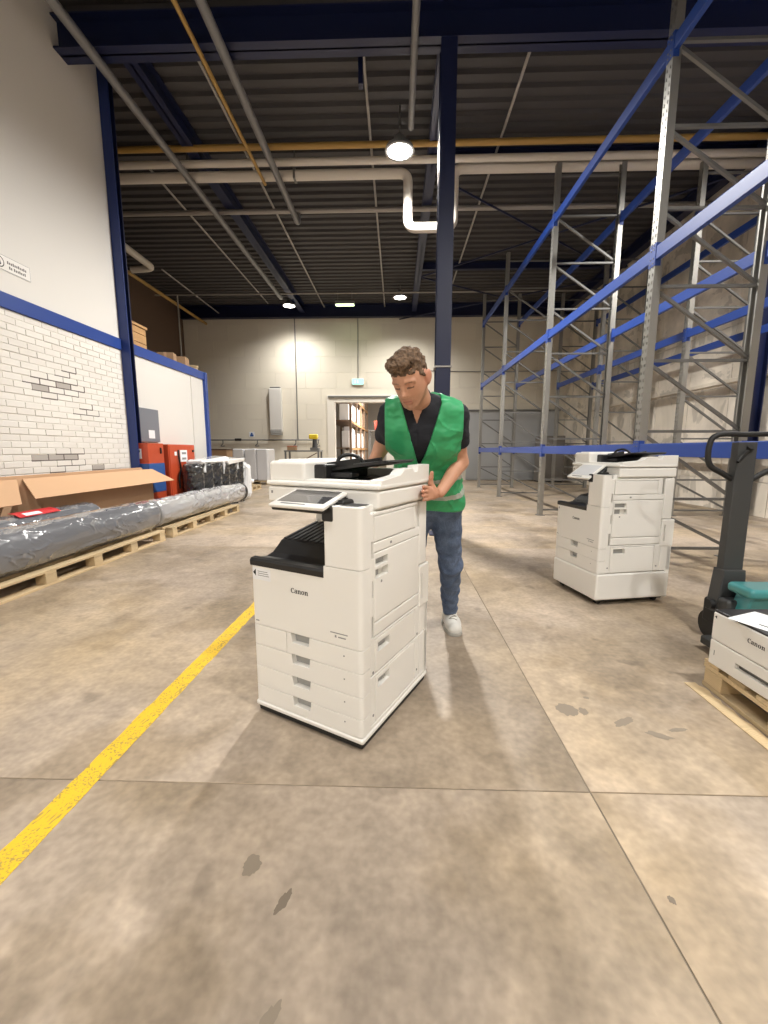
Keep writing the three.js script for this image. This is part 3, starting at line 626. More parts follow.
  part('tray_rim', [rim, rbx(-0.372, -0.04, 1.06 + dy, 1.076 + dy, -0.2, zf - 0.01, 0.006, 2), rbx(-0.372, -0.04, 1.06 + dy, 1.11 + dy, zr, zr + 0.05, 0.006, 2)], pm, P);
  part('delivery_tray', rbx(-0.375, -0.045, 1.064 + dy, 1.07 + dy, zr + 0.05, -0.195, 0.002, 1), M.blackPlastic, P);
  // black feed tray sloping up from the feeder, with its guides
  const ft = new THREE.BoxGeometry(0.36, 0.012, 0.30, 1, 1, 1); ft.rotateZ(0.13); ft.translate(-0.235, 1.125 + dy, -0.40);
  const feed = part('feed_tray', [boxUV(ft), rbx(-0.38, -0.31, 1.068 + dy, 1.137 + dy, zr + 0.03, -0.2, 0.012, 2), (() => { const g = rbx(-0.35, -0.2, 0, 0.03, -0.31, -0.24, 0.01, 2); g.rotateZ(0.05); g.translate(0, 1.085 + dy, 0); return g; })()], M.blackPlastic, P);
  for (const z of [-0.30, -0.5]) part('paper_guide', (() => { const g = rbx(-0.14, 0.06, 0, 0.03, -0.006, 0.006, 0.004, 1); g.rotateZ(0.13); g.translate(-0.25, 1.128 + dy, z); return g; })(), M.blackPlastic, feed);
  part('feed_extension', (() => { const g = rbx(-0.09, 0.09, -0.004, 0.004, -0.13, 0.13, 0.003, 1); g.rotateZ(0.1); g.translate(-0.135, 1.144 + dy, -0.42); return g; })(), M.darkGrey, feed);
  part('feed_arch', tube([[-0.34, 1.137 + dy, -0.33], [-0.33, 1.165 + dy, -0.34], [-0.29, 1.178 + dy, -0.36], [-0.25, 1.165 + dy, -0.38], [-0.23, 1.14 + dy, -0.39]], 0.009, 24, 8), M.blackPlastic, feed);
  // control panel on its black arm
  const cp = new THREE.Group(); cp.name = 'control_panel'; cp.position.set(-0.28, 0.998 + dy, -0.045); cp.rotation.x = o.panelTilt; P.add(cp);
  part('panel_frame', rbx(-0.138, 0.138, -0.004, 0.012, -0.092, 0.09, 0.006, 2), pm, cp);
  part('touch_screen', rbx(-0.118, 0.118, 0.012, 0.0135, -0.075, 0.055, 0.0007, 1), o.glareScreen ? M.screenGlare : M.screen, cp);
  part('panel_back', [rbx(-0.132, 0.132, -0.018, -0.003, -0.088, 0.083, 0.005, 2), rbx(0.02, 0.145, -0.035, -0.01, -0.09, 0.05, 0.006, 2)], M.blackPlastic, cp);
  part('key_strip', bx(-0.085, 0.04, 0.012, 0.0128, 0.066, 0.076), M.inkGrey, cp);
  part('panel_arm', [rbx(-0.182, -0.125, 0.925 + dy, 0.99 + dy, -0.1, 0.004, 0.01, 2)], M.blackPlastic, P);
  part('panel_hinge', rbx(-0.2, -0.11, 0.975 + dy, 1.005 + dy, -0.15, -0.05, 0.012, 2), M.blackPlastic, P);
  return P;
}
makePrinter('tall white office copier with four drawers, pushed by the man', [-0.131, 0, -1.519], -27.5 * D2R, { dy: 0, skirt: 0.003, flush: true, panelTilt: 0.27 });
makePrinter('white office copier on a plain cabinet base in front of the blue rack', [1.535, 0, -3.16], -78.8 * D2R, { dy: 0.027, skirt: 0.03, cabinet: true, small: true, panelTilt: 0.62, glareScreen: true, paperInTray: true });

// ---------------------------------------------------------------- pallets
const plankVar = [0, 1, 2].map(k => k);
function plank(x0, x1, y0, y1, z0, z1, parent, name = 'board') {
  return part(name, rbx(x0, x1, y0, y1, z0, z1, 0.003, 1), woodMats[Math.floor(rnd() * 3)], parent);
}
// pallet of size sx (x) by sz (z), runners along z
function makePallet(label, pos, turn, sx, sz, opt = {}) {
  const p = thing('wooden_pallet', label, 'pallet', pos, turn);
  const nb = opt.boards || 7, bw = Math.min(0.1, sz / nb * 0.8);
  if (opt.lengthwise) for (let k = 0; k < opt.lengthwise; k++) { const x = -sx / 2 + 0.05 + (sx - 0.1) * k / (opt.lengthwise - 1); plank(x - 0.048, x + 0.048, 0.122, 0.144, -sz / 2, sz / 2, p, 'deck_board'); }
  else for (let k = 0; k < nb; k++) { const z = -sz / 2 + bw / 2 + (sz - bw) * k / (nb - 1); plank(-sx / 2, sx / 2, 0.122, 0.144, z - bw / 2, z + bw / 2, p, 'deck_board'); }
  for (const x of [-sx / 2 + 0.05, 0, sx / 2 - 0.05]) {
    if (!opt.lengthwise) plank(x - 0.05, x + 0.05, 0.1, 0.122, -sz / 2, sz / 2, p, 'stringer');
    plank(x - 0.05, x + 0.05, 0, 0.022, -sz / 2, sz / 2, p, 'bottom_board');
    const n = Math.max(3, Math.round(sz / 0.6) + 1);
    for (let k = 0; k < n; k++) { const z = -sz / 2 + 0.07 + (sz - 0.14) * k / (n - 1); plank(x - 0.05, x + 0.05, 0.022, 0.1, z - 0.06, z + 0.06, p, 'block'); if (opt.lengthwise && x === 0) plank(-sx / 2, sx / 2, 0.1, 0.122, z - 0.06, z + 0.06, p, 'stringer'); }
  }
  return p;
}
makePallet('long wooden pallet under the two grey rolls at the left edge', [-3.49, 0, -4.15], 0, 0.8, 2.55, { lengthwise: 5 });
makePallet('long wooden pallet under the far silver roll', [-3.34, 0, -6.85], 0, 0.5, 2.5, { lengthwise: 4 });
const smallPallet = makePallet('wooden pallet under the small white printer at right', [2.07, 0, -1.6], -2 * D2R, 1.0, 0.92, { boards: 6 });
solo('torn_cardboard', 'torn pale cardboard strip along the foot of the small printer pallet', 'cardboard', (() => {
  const s = new THREE.Shape(); const N = 30; for (let i = 0; i <= N; i++) { const z = i / N * 0.8; s[i ? 'lineTo' : 'moveTo'](z, -0.02 - 0.035 * Math.abs(noise(z * 22, 1, 1)) - 0.012 * rnd()); } s.lineTo(0.8, 0.03); s.lineTo(0, 0.03);
  const g = new THREE.ExtrudeGeometry(s, { depth: 0.004, bevelEnabled: false }); g.rotateX(Math.PI / 2); g.rotateY(-Math.PI / 2); return boxUV(clean(g));
})(), woodMats[0], [1.53, 0.005, -2.08], 0);

// ---------------------------------------------------------------- small printer on the right pallet
{
  const P = thing('desktop_printer', 'small white desktop printer with black top on the right pallet', 'printer', [1.56, 0.144, -2.02], -88 * D2R);
  // local: x to the right along the front (world +z), front at z = 0, left front corner at the origin
  const pm = M.printer, W = 0.49, H = 0.285, D = 0.46;
  part('core', rbx(0.02, W - 0.02, 0.01, H - 0.03, -D + 0.01, -0.03, 0.004), M.printerCore, P);
  for (const [x, z] of [[0.05, -0.05], [W - 0.05, -0.05], [0.05, -D + 0.05], [W - 0.05, -D + 0.05]]) part('foot', rod([x, 0, z], [x, 0.014, z], 0.015), M.rubber, P);
  const g = cut(rbx(0, W, 0.008, 0.132, -0.06, 0, 0.006), bx(0.155, 0.325, 0.058, 0.083, -0.03, 0.02));
  const d = part('paper_cassette', g, pm, P); part('grip_recess', bx(0.15, 0.33, 0.05, 0.09, -0.04, -0.02), M.galvDark, d);
  const fc = part('front_cover', rbx(0, W, 0.135, H - 0.012, -0.06, 0, 0.008), pm, P);
  part('logo', text('Canon', 0.02, 0.2, 0.208, 0, fontBold), M.ink, fc);
  part('sticker_arrow', extrude([[0.012, H - 0.034], [0.024, H - 0.026], [0.024, H - 0.042]], 0.0005), M.ink, fc);
  part('model_print', bx(0.41, 0.45, 0.165, 0.17, 0, 0.0005), M.inkGrey, fc);
  part('cassette_mark', bx(0.03, 0.034, 0.06, 0.085, 0, 0.0005), M.inkGrey, d);
  part('side_panel', rbx(0, 0.03, 0.008, H - 0.012, -D, -0.062, 0.008), pm, P);
  part('side_panel', rbx(W - 0.03, W, 0.008, H - 0.012, -D, -0.062, 0.008), pm, P);
  part('rear_panel', rbx(0.03, W - 0.03, 0.008, H - 0.012, -D, -D + 0.03, 0.006), pm, P);
  part('top_cover', [rbx(0.004, W - 0.004, H - 0.014, H, -D + 0.01, -0.002, 0.006), rbx(0.03, W - 0.03, H - 0.002, H + 0.045, -D + 0.01, -0.33, 0.01)], M.blackPlastic, P);
  const sheet = thing('paper_sheet', 'white instruction sheet lying on the small black printer top', 'paper', [1.56, 0.144, -2.02], -88 * D2R);
  part('sheet', (() => { const k = bx(-0.105, 0.105, 0, 0.0012, -0.15, 0.15); k.rotateY(-1.2); k.translate(0.22, H + 0.001, -0.12); return k; })(), M.paper, sheet);
  part('print_line', (() => { const k = bx(-0.05, 0.05, 0.0012, 0.0016, 0.05, 0.062); k.rotateY(-1.2 + Math.PI / 2); k.translate(0.22, H + 0.001, -0.12); return k; })(), M.ink, sheet);
}
// ---------------------------------------------------------------- pallet jack
{
  const J = thing('pallet_jack', 'dark grey pallet jack with loop handle and teal housing', 'pallet jack', [2.095, 0, -2.62]);
  part('tiller', [(() => { const s = [[-0.055, 0.42], [-0.05, 1.24], [0.05, 1.24], [0.055, 0.42]]; const g = extrude(s, 0.045, 0.006); g.translate(-0.01, 0, -0.02); return g; })()], M.jack, J);
  part('tiller_foot', [(() => { const g = extrude([[-0.085, 0.2], [-0.06, 0.46], [0.06, 0.46], [0.085, 0.2]], 0.08, 0.006); g.translate(-0.01, 0, -0.035); return g; })()], M.darkGrey, J);
  const loop = [[-0.02, 1.0, 0], [-0.12, 1.06, 0], [-0.19, 1.1, 0], [-0.212, 1.14, 0], [-0.215, 1.22, 0], [-0.2, 1.27, 0], [-0.165, 1.29, 0], [0, 1.292, 0], [0.165, 1.29, 0], [0.2, 1.27, 0], [0.215, 1.22, 0], [0.212, 1.14, 0], [0.19, 1.1, 0], [0.12, 1.06, 0], [0.02, 1.0, 0]];
  const h = part('loop_handle', tube(loop, 0.0165, 90, 10), M.rubber, J);
  part('lever', [tube([[0, 1.2, 0.03], [-0.06, 1.17, 0.06], [-0.1, 1.13, 0.08]], 0.009, 16, 8), rod([0, 1.19, 0.01], [0, 1.22, 0.04], 0.02)], M.rubber, h);
  part('pivot', [rod([-0.1, 0.22, 0], [0.1, 0.22, 0], 0.045), rod([-0.13, 0.24, 0.02], [-0.1, 0.24, 0.02], 0.03), rbx(-0.09, 0.09, 0.1, 0.26, -0.08, 0.08, 0.02)], M.rubber, J);
  for (const x of [-0.06, 0.06]) part('steer_wheel', rod([x - 0.025, 0.09, -0.02], [x + 0.025, 0.09, -0.02], 0.09, 0.09, 20), M.rubber, J);
  part('housing', [(() => { const g = extrude([[-0.16, 0.17], [-0.10, 0.37], [0.28, 0.37], [0.30, 0.17]], 0.1, 0.012); g.translate(0.09, 0, 0.11); return g; })(), (() => { const g = rbx(-0.08, 0.4, 0.352, 0.412, 0.08, 0.27, 0.024, 3); return g; })()], M.teal, J);
  part('hydraulic_body', rbx(-0.1, 0.3, 0.06, 0.3, 0.05, 0.14, 0.02), M.darkGrey, J);
  for (const x of [-0.245, 0.065]) { const f = part('fork', rbx(x, x + 0.15, 0.038, 0.09, 0.14, 1.24, 0.012), M.jack, J); part('load_roller', rod([x + 0.03, 0.04, 1.1], [x + 0.12, 0.04, 1.1], 0.038, 0.038, 14), M.rubber, f); }
}
// ---------------------------------------------------------------- rolls, carton and bundles along the left wall
// wrapped roll lying along z: centre line from z0 (near) to z1 (far)
function rollGeo(r, z0, z1, fold, seedv, nAng = 72, nLen = 150) {
  const pos = [], idx = [], uv = [];
  const L = z0 - z1;
  for (let i = 0; i <= nLen; i++) {
    const t = i / nLen, z = z0 - t * L;
    const e = Math.min(t, 1 - t) * L;
    const end = e < 0.05 ? Math.sqrt(clamp(1 - (1 - e / 0.05) ** 2)) * 0.28 + 0.72 : 1;
    for (let k = 0; k <= nAng; k++) {
      const a = k / nAng * Math.PI * 2, ca = Math.cos(a), sa = Math.sin(a);
      // draped folds: sharp creases running round the roll at a slant, more of them on top
      const w = z * 5.5 + a * 1.3 + fbm(z * 1.3, ca * 1.2 + seedv, sa * 1.2, 3) * 5;
      const crease = Math.pow(1 - Math.abs(Math.sin(w)), 5) + 0.6 * Math.pow(1 - Math.abs(Math.sin(w * 2.3 + 1.7 + z * 3)), 6);
      const amount = clamp(fbm(z * 0.8 + seedv * 3, ca, sa, 2) * 2.2 + 0.35);
      let d = fold * (crease * amount * 1.1 + fbm(z * 3.2, ca * 2.2 + seedv, sa * 2.2, 2) * 0.7 + fbm(z * 1.5, ca + seedv, sa + 5, 2) * 1.1);
      if (sa < -0.6) d *= 0.2;
      const R = (r + d) * end;
      let y = sa * R; if (y < -r * 0.97) y = -r * 0.97;
      pos.push(ca * R, y, z); uv.push(t * L, a * r);
    }
  }
  const W = nAng + 1;
  for (let i = 0; i < nLen; i++) for (let k = 0; k < nAng; k++) { const a = i * W + k, b = a + 1, c = a + W, d = c + 1; idx.push(a, b, c, b, d, c); }
  for (const [row, flip] of [[0, 1], [nLen, 0]]) { const c = pos.length / 3; pos.push(0, 0, row ? z1 : z0); uv.push(0, 0); for (let k = 0; k < nAng; k++) { const a = row * W + k, b = a + 1; flip ? idx.push(c, b, a) : idx.push(c, a, b); } }
  const g = new THREE.BufferGeometry(); g.setAttribute('position', new THREE.Float32BufferAttribute(pos, 3)); g.setAttribute('uv', new THREE.Float32BufferAttribute(uv, 2)); g.setIndex(idx); g.computeVertexNormals(); return g;
}
{
  const a = thing('wrapped_roll', 'thick grey film-wrapped roll at the front of the left pallet', 'roll', [-3.31, 0.144 + 0.2, 0]);
  part('film', rollGeo(0.2, -2.2, -5.42, 0.017, 1.3, 120, 420), M.film, a);
  const b = thing('wrapped_roll', 'grey film-wrapped roll with a red label, behind the thick roll', 'roll', [-3.765, 0.144 + 0.215, 0]);
  part('film', rollGeo(0.212, -2.2, -5.0, 0.012, 4.1, 96, 300), M.film, b);
  const lab = new THREE.CylinderGeometry(0.209, 0.209, 0.36, 14, 1, true, -0.32, 0.62); lab.rotateX(Math.PI / 2); lab.rotateZ(0);
  // arc centred on the top of the roll
  const arc = (r, half, z0, z1, tilt = 0) => { const pos = [], idx = []; const N = 12; for (let i = 0; i <= N; i++) { const t = Math.PI / 2 + tilt + lerp(-half, half, i / N); for (const z of [z0, z1]) pos.push(Math.cos(t) * r, Math.sin(t) * r, z); } for (let i = 0; i < N; i++) { const q = i * 2; idx.push(q, q + 1, q + 2, q + 1, q + 3, q + 2); } const g = new THREE.BufferGeometry(); g.setAttribute('position', new THREE.Float32BufferAttribute(pos, 3)); g.setIndex(idx); const h = g.toNonIndexed(); h.computeVertexNormals(); return boxUV(h); };
  const rl = part('red_label', arc(0.228, 0.3, -3.9, -4.4, -0.28), std([0.62, 0.03, 0.035], 0.5), b); part('label_print', arc(0.2295, 0.12, -3.98, -4.18, -0.4), M.paper, rl);
  const c = thing('wrapped_roll', 'silver film-wrapped roll with black end on the far pallet', 'roll', [-3.36, 0.144 + 0.185, 0]);
  part('film', rollGeo(0.19, -5.55, -8.75, 0.026, 7.7, 120, 420), M.filmSilver, c);
  part('black_end', (() => { const g = new THREE.TorusGeometry(0.165, 0.05, 10, 36); g.translate(0, 0, -8.76); return clean(g); })(), M.filmBlack, c);
}
{
  // long open carton against the brick wall
  const C = thing('cardboard_box', 'long open cardboard box with drooping flaps against the brick wall', 'box', [-4.03, 0, -5.2]);
  const x0 = -0.12, x1 = 0.045, za = 1.9, zb = -1.54, H = 0.89, t = 0.008;
  part('bottom', bx(x0, x1, 0, t, zb, za), M.cardboard, C);
  part('side_wall', bx(x1 - t, x1, 0, H, zb, za), M.cardboard, C);
  part('side_wall', bx(x0, x0 + t, 0, H + 0.02, zb, za), M.cardboard, C);
  part('end_wall', bx(x0, x1, 0, H, zb, zb + t), M.cardboard, C);
  part('end_wall', bx(x0, x1, 0, H, za - t, za), M.cardboard, C);
  const flap = (zs, ze, skew, out, drop) => { // a flap hinged on the front wall, hanging outwards
    const A = [x1, H, zs], B = [x1, H, ze], Cc = [x1 + out, H - drop, ze - skew], Dd = [x1 + out, H - drop, zs + skew * 0.3];
    const n = [drop, out, 0].map(v => v / Math.hypot(drop, out) * t);
    const up = p => [p[0] + n[0], p[1] + n[1], p[2]];
    const q = [A, B, Cc, Dd], w = q.map(up), pos = [], tri = (a, b, c) => pos.push(...a, ...b, ...c), quad = (a, b, c, d) => { tri(a, b, c); tri(a, c, d); };
    quad(w[0], w[3], w[2], w[1]); quad(q[0], q[1], q[2], q[3]); for (let i = 0; i < 4; i++) { const j = (i + 1) % 4; quad(q[i], w[i], w[j], q[j]); }
    const g = new THREE.BufferGeometry(); g.setAttribute('position', new THREE.Float32BufferAttribute(pos, 3)); g.computeVertexNormals(); return boxUV(g);
  };
  part('flap', flap(0.85, zb, 0.3, 0.2, 0.2), M.cardboard, C);
  part('flap', flap(1.9, 0.92, -0.16, 0.17, 0.24), M.cardboard, C);
  part('flap', (() => { const g = bx(0, t, 0, 0.24, zb, za); g.rotateZ(0.05); g.translate(x0 - 0.008, H + 0.01, 0); return bx(x0 - 0.012, x0 - 0.004, H - 0.22, H + 0.03, zb, za); })(), M.cardboard, C);
}
{
  // black rolls wrapped together on end
  const b = thing('wrapped_bundle', 'row of black rolls wrapped in clear film, before the red cabinets', 'bundle', [-3.8, 0, -8.85]);
  const mk = (z, r, h, s) => {
    const pos = [], idx = [], N = 48, Hn = 44;
    for (let i = 0; i <= Hn; i++) for (let k = 0; k <= N; k++) {
      const t = i / Hn, a = k / N * 6.2832; let R = r * (t > 0.9 ? Math.sqrt(1 - ((t - 0.9) / 0.1) ** 2 * 0.8) : 1);
      R += (0.5 - Math.abs(fbm(Math.cos(a) * 3 + s, t * 7, Math.sin(a) * 3, 3))) * 0.09 - 0.045 + Math.pow(1 - Math.abs(Math.sin(t * 14 + a * 2 + s)), 4) * 0.012;
      pos.push(Math.cos(a) * R, t * h, z + Math.sin(a) * R);
    }
    for (let i = 0; i < Hn; i++) for (let k = 0; k < N; k++) { const a = i * (N + 1) + k, c = a + N + 1; idx.push(a, c, a + 1, a + 1, c, c + 1); }
    const c = pos.length / 3; pos.push(0, h, z); for (let k = 0; k < N; k++) idx.push(Hn * (N + 1) + k, c, Hn * (N + 1) + k + 1);
    const g = new THREE.BufferGeometry(); g.setAttribute('position', new THREE.Float32BufferAttribute(pos, 3)); g.setIndex(idx); g.computeVertexNormals(); const q = g.toNonIndexed(); return boxUV(q);
  };
  for (let k = 0; k < 6; k++) part('black_roll', mk(1.1 - k * 0.41, 0.19, 0.96 + 0.02 * (k % 3), k * 3.1), M.filmBlack, b);
  // clear film: crumpled strips and caps lying over the tops and between the rolls
  const crumple = (x0, x1, y0, y1, z0, z1, s) => { const g = new RoundedBoxGeometry(x1 - x0, y1 - y0, z1 - z0, 7, Math.min(x1 - x0, y1 - y0, z1 - z0) * 0.45); g.translate((x0 + x1) / 2, (y0 + y1) / 2, (z0 + z1) / 2); const p = g.attributes.position; const nn = g.attributes.normal; for (let i = 0; i < p.count; i++) { const x = p.getX(i), y = p.getY(i), z = p.getZ(i), d = fbm(x * 9 + s, y * 9, z * 9, 3) * 0.13; p.setXYZ(i, x + nn.getX(i) * d, y + nn.getY(i) * d, z + nn.getZ(i) * d); } g.computeVertexNormals(); return boxUV(g); };
  for (let k = 0; k < 5; k += 2) part('film_fold', crumple(0.12, 0.18, 0.68 + rnd() * 0.12, 0.97, 0.9 - k * 0.41 - 0.02, 0.9 - k * 0.41 + 0.03, k * 5), M.filmClear, b);
  part('film_cap', crumple(-0.17, 0.17, 0.93, 1.04, -0.2, 1.0, 40), M.filmClear, b);
  part('film_cap', crumple(-0.17, 0.17, 0.93, 1.02, -1.1, -0.1, 44), M.filmClear, b);
  part('film_tail', crumple(-0.1, 0.24, 0.02, 0.9, -1.42, -1.12, 50), M.filmClear, b);
}
// red cabinets and the board on the white partition
{
  const a = thing('metal_cabinet', 'red cabinet with blue lower half beside the navy post', 'cabinet', [XL + 0.02, 0, -7.02]);
  part('body', rbx(0, 0.24, 0.06, 1.31, -0.21, 0.25, 0.006), M.red, a);
  part('lower_panel', [rbx(0.02, 0.245, 0.5, 0.98, 0.2, 0.256, 0.003), rbx(0.2, 0.246, 0.5, 0.98, -0.2, 0.24, 0.003)], M.blueBoard, a);
  part('sticker', bx(0.03, 0.13, 1.06, 1.22, 0.25, 0.252), M.paper, a); part('sticker_print', (() => { const g = bx(-0.012, 0.012, -0.06, 0.06, 0, 0.001); g.rotateZ(-0.5); g.translate(0.07, 1.14, 0.252); return g; })(), M.ink, a);
  part('lock', rbx(0.24, 0.262, 1.14, 1.24, -0.12, -0.09, 0.004), M.rubber, a);
  const b = thing('metal_cabinet', 'plain red cabinet with white notices, right of the blue one', 'cabinet', [XL + 0.02, 0, -7.86]);
  part('body', rbx(0, 0.24, 0.06, 1.3, -0.48, 0.48, 0.006), M.red, b);
  part('door', rbx(0.235, 0.252, 0.08, 1.28, -0.46, 0.46, 0.005), M.red, b);
  part('notice', bx(0.252, 0.2535, 0.98, 1.2, -0.16, 0.1), M.paper, b); part('notice', bx(0.252, 0.2535, 1.1, 1.17, 0.22, 0.3), M.paper, b);
  part('notice_print', [bx(0.2535, 0.254, 1.12, 1.16, -0.12, 0.04), bx(0.2535, 0.254, 1.02, 1.06, -0.12, 0.04)], M.inkGrey, b);
  part('strap', tube([[0.262, 1.2, 0.18], [0.285, 1.0, 0.2], [0.27, 0.85, 0.14], [0.28, 0.7, 0.24], [0.265, 0.5, 0.2]], 0.016, 30, 8), M.rubber, b);
  part('lock', rbx(0.25, 0.27, 1.16, 1.2, -0.42, -0.36, 0.004), M.rubber, b);
  const g = thing('wall_board', 'grey board on the white partition above the red cabinets', 'board', [XL + 0.012, 0, -7.2]);
  part('board', rbx(0, 0.03, 1.34, 1.9, -0.34, 0.34, 0.004), M.boardGrey, g); part('notice', bx(0.03, 0.0315, 1.4, 1.54, -0.18, 0.0), M.paper, g);
  const s = thing('wall_sign', 'small white sign with round symbol above the blue rail', 'sign', [XL + 0.001, 3.22, -4.9]);
  const tex = canvasTex(512, 170, (c, w, h) => { c.fillStyle = '#f4f2ee'; c.fillRect(0, 0, w, h); c.strokeStyle = '#777'; c.lineWidth = 4; c.strokeRect(2, 2, w - 4, h - 4); c.lineWidth = 11; c.strokeStyle = '#3a3838'; c.beginPath(); c.arc(82, 86, 58, 0, 7); c.stroke(); c.lineWidth = 9; c.beginPath(); c.moveTo(60, 62); c.quadraticCurveTo(105, 70, 88, 118); c.moveTo(72, 108); c.lineTo(90, 120); c.lineTo(102, 100); c.stroke(); c.fillStyle = '#5a5856'; for (const [a, y, n] of [[186, 46, 11], [206, 100, 2], [272, 100, 7]]) for (let i = 0; i < n; i++) { c.fillRect(a + i * 25, y + (i % 3 ? 8 : 0), 17, i % 3 ? 26 : 34); } });
  const pl = new THREE.PlaneGeometry(0.46, 0.155); pl.rotateY(Math.PI / 2); pl.translate(0.0065, 0, 0);
  part('plate', rbx(0, 0.006, -0.08, 0.08, -0.235, 0.235, 0.002, 1), M.paper, s); part('print', pl, std([0.85, 0.85, 0.85], 0.6, 0, { map: tex }), s);
}
// things on the mezzanine
{
  const c = thing('wooden_crate', 'pale wooden crate on the mezzanine edge beside the navy post', 'crate', [-4.8, 2.905, -7.45]);
  for (let k = 0; k < 3; k++) { const y0 = k * 0.15 + 0.004, y1 = k * 0.15 + 0.146; plank(0.28, 0.3, y0, y1, -0.31, 0.31, c, 'slat'); plank(-0.3, -0.28, y0, y1, -0.31, 0.31, c, 'slat'); plank(-0.28, 0.28, y0, y1, 0.29, 0.31, c, 'slat'); plank(-0.28, 0.28, y0, y1, -0.31, -0.29, c, 'slat'); }
  plank(0.3, 0.325, 0.41, 0.455, -0.33, 0.33, c, 'batten'); plank(-0.28, 0.28, 0, 0.02, -0.29, 0.29, c, 'bottom');
  const crateMat = std([0.78, 0.58, 0.4], 0.8, 0, { map: woodTex }); c.children.forEach(m => { m.material = crateMat; });
  const junk = [['scrap_box', 'small brown box on the mezzanine rail nearest the crate', 'box', M.cardInner, [-4.5, 2.905, -8.42], [0.3, 0.16, 0.2]], ['scrap_box', 'dark flat box in the middle of the mezzanine rail', 'box', M.brown, [-4.75, 2.905, -8.68], [0.4, 0.12, 0.2]], ['scrap_box', 'brown box near the far end of the mezzanine rail', 'box', M.cardInner, [-4.6, 2.905, -8.98], [0.42, 0.2, 0.26]]];
  for (const [n, l, cat, m, p, s] of junk) { const o = thing(n, l, cat, p, 0.2); part('body', rbx(-s[0] / 2, s[0] / 2, 0, s[1], -s[2] / 2, s[2] / 2, 0.006), m, o); part('tape', bx(-0.025, 0.025, 0, s[1] + 0.002, -s[2] / 2 - 0.001, s[2] / 2 + 0.001), M.cardboard, o); }
  const ro = thing('scrap_boards', 'loose pale boards on the far corner of the mezzanine', 'boards', [-4.6, 2.905, -9.38]);
  for (let k = 0; k < 4; k++) { const g = rbx(-0.22, 0.24, 0, 0.025, -0.05, 0.05, 0.004, 1); g.rotateY(0.16 * k - 0.24); g.translate(0, 0.03 * k + 0.001, 0); part('board', g, woodMats[k % 3], ro); }
}
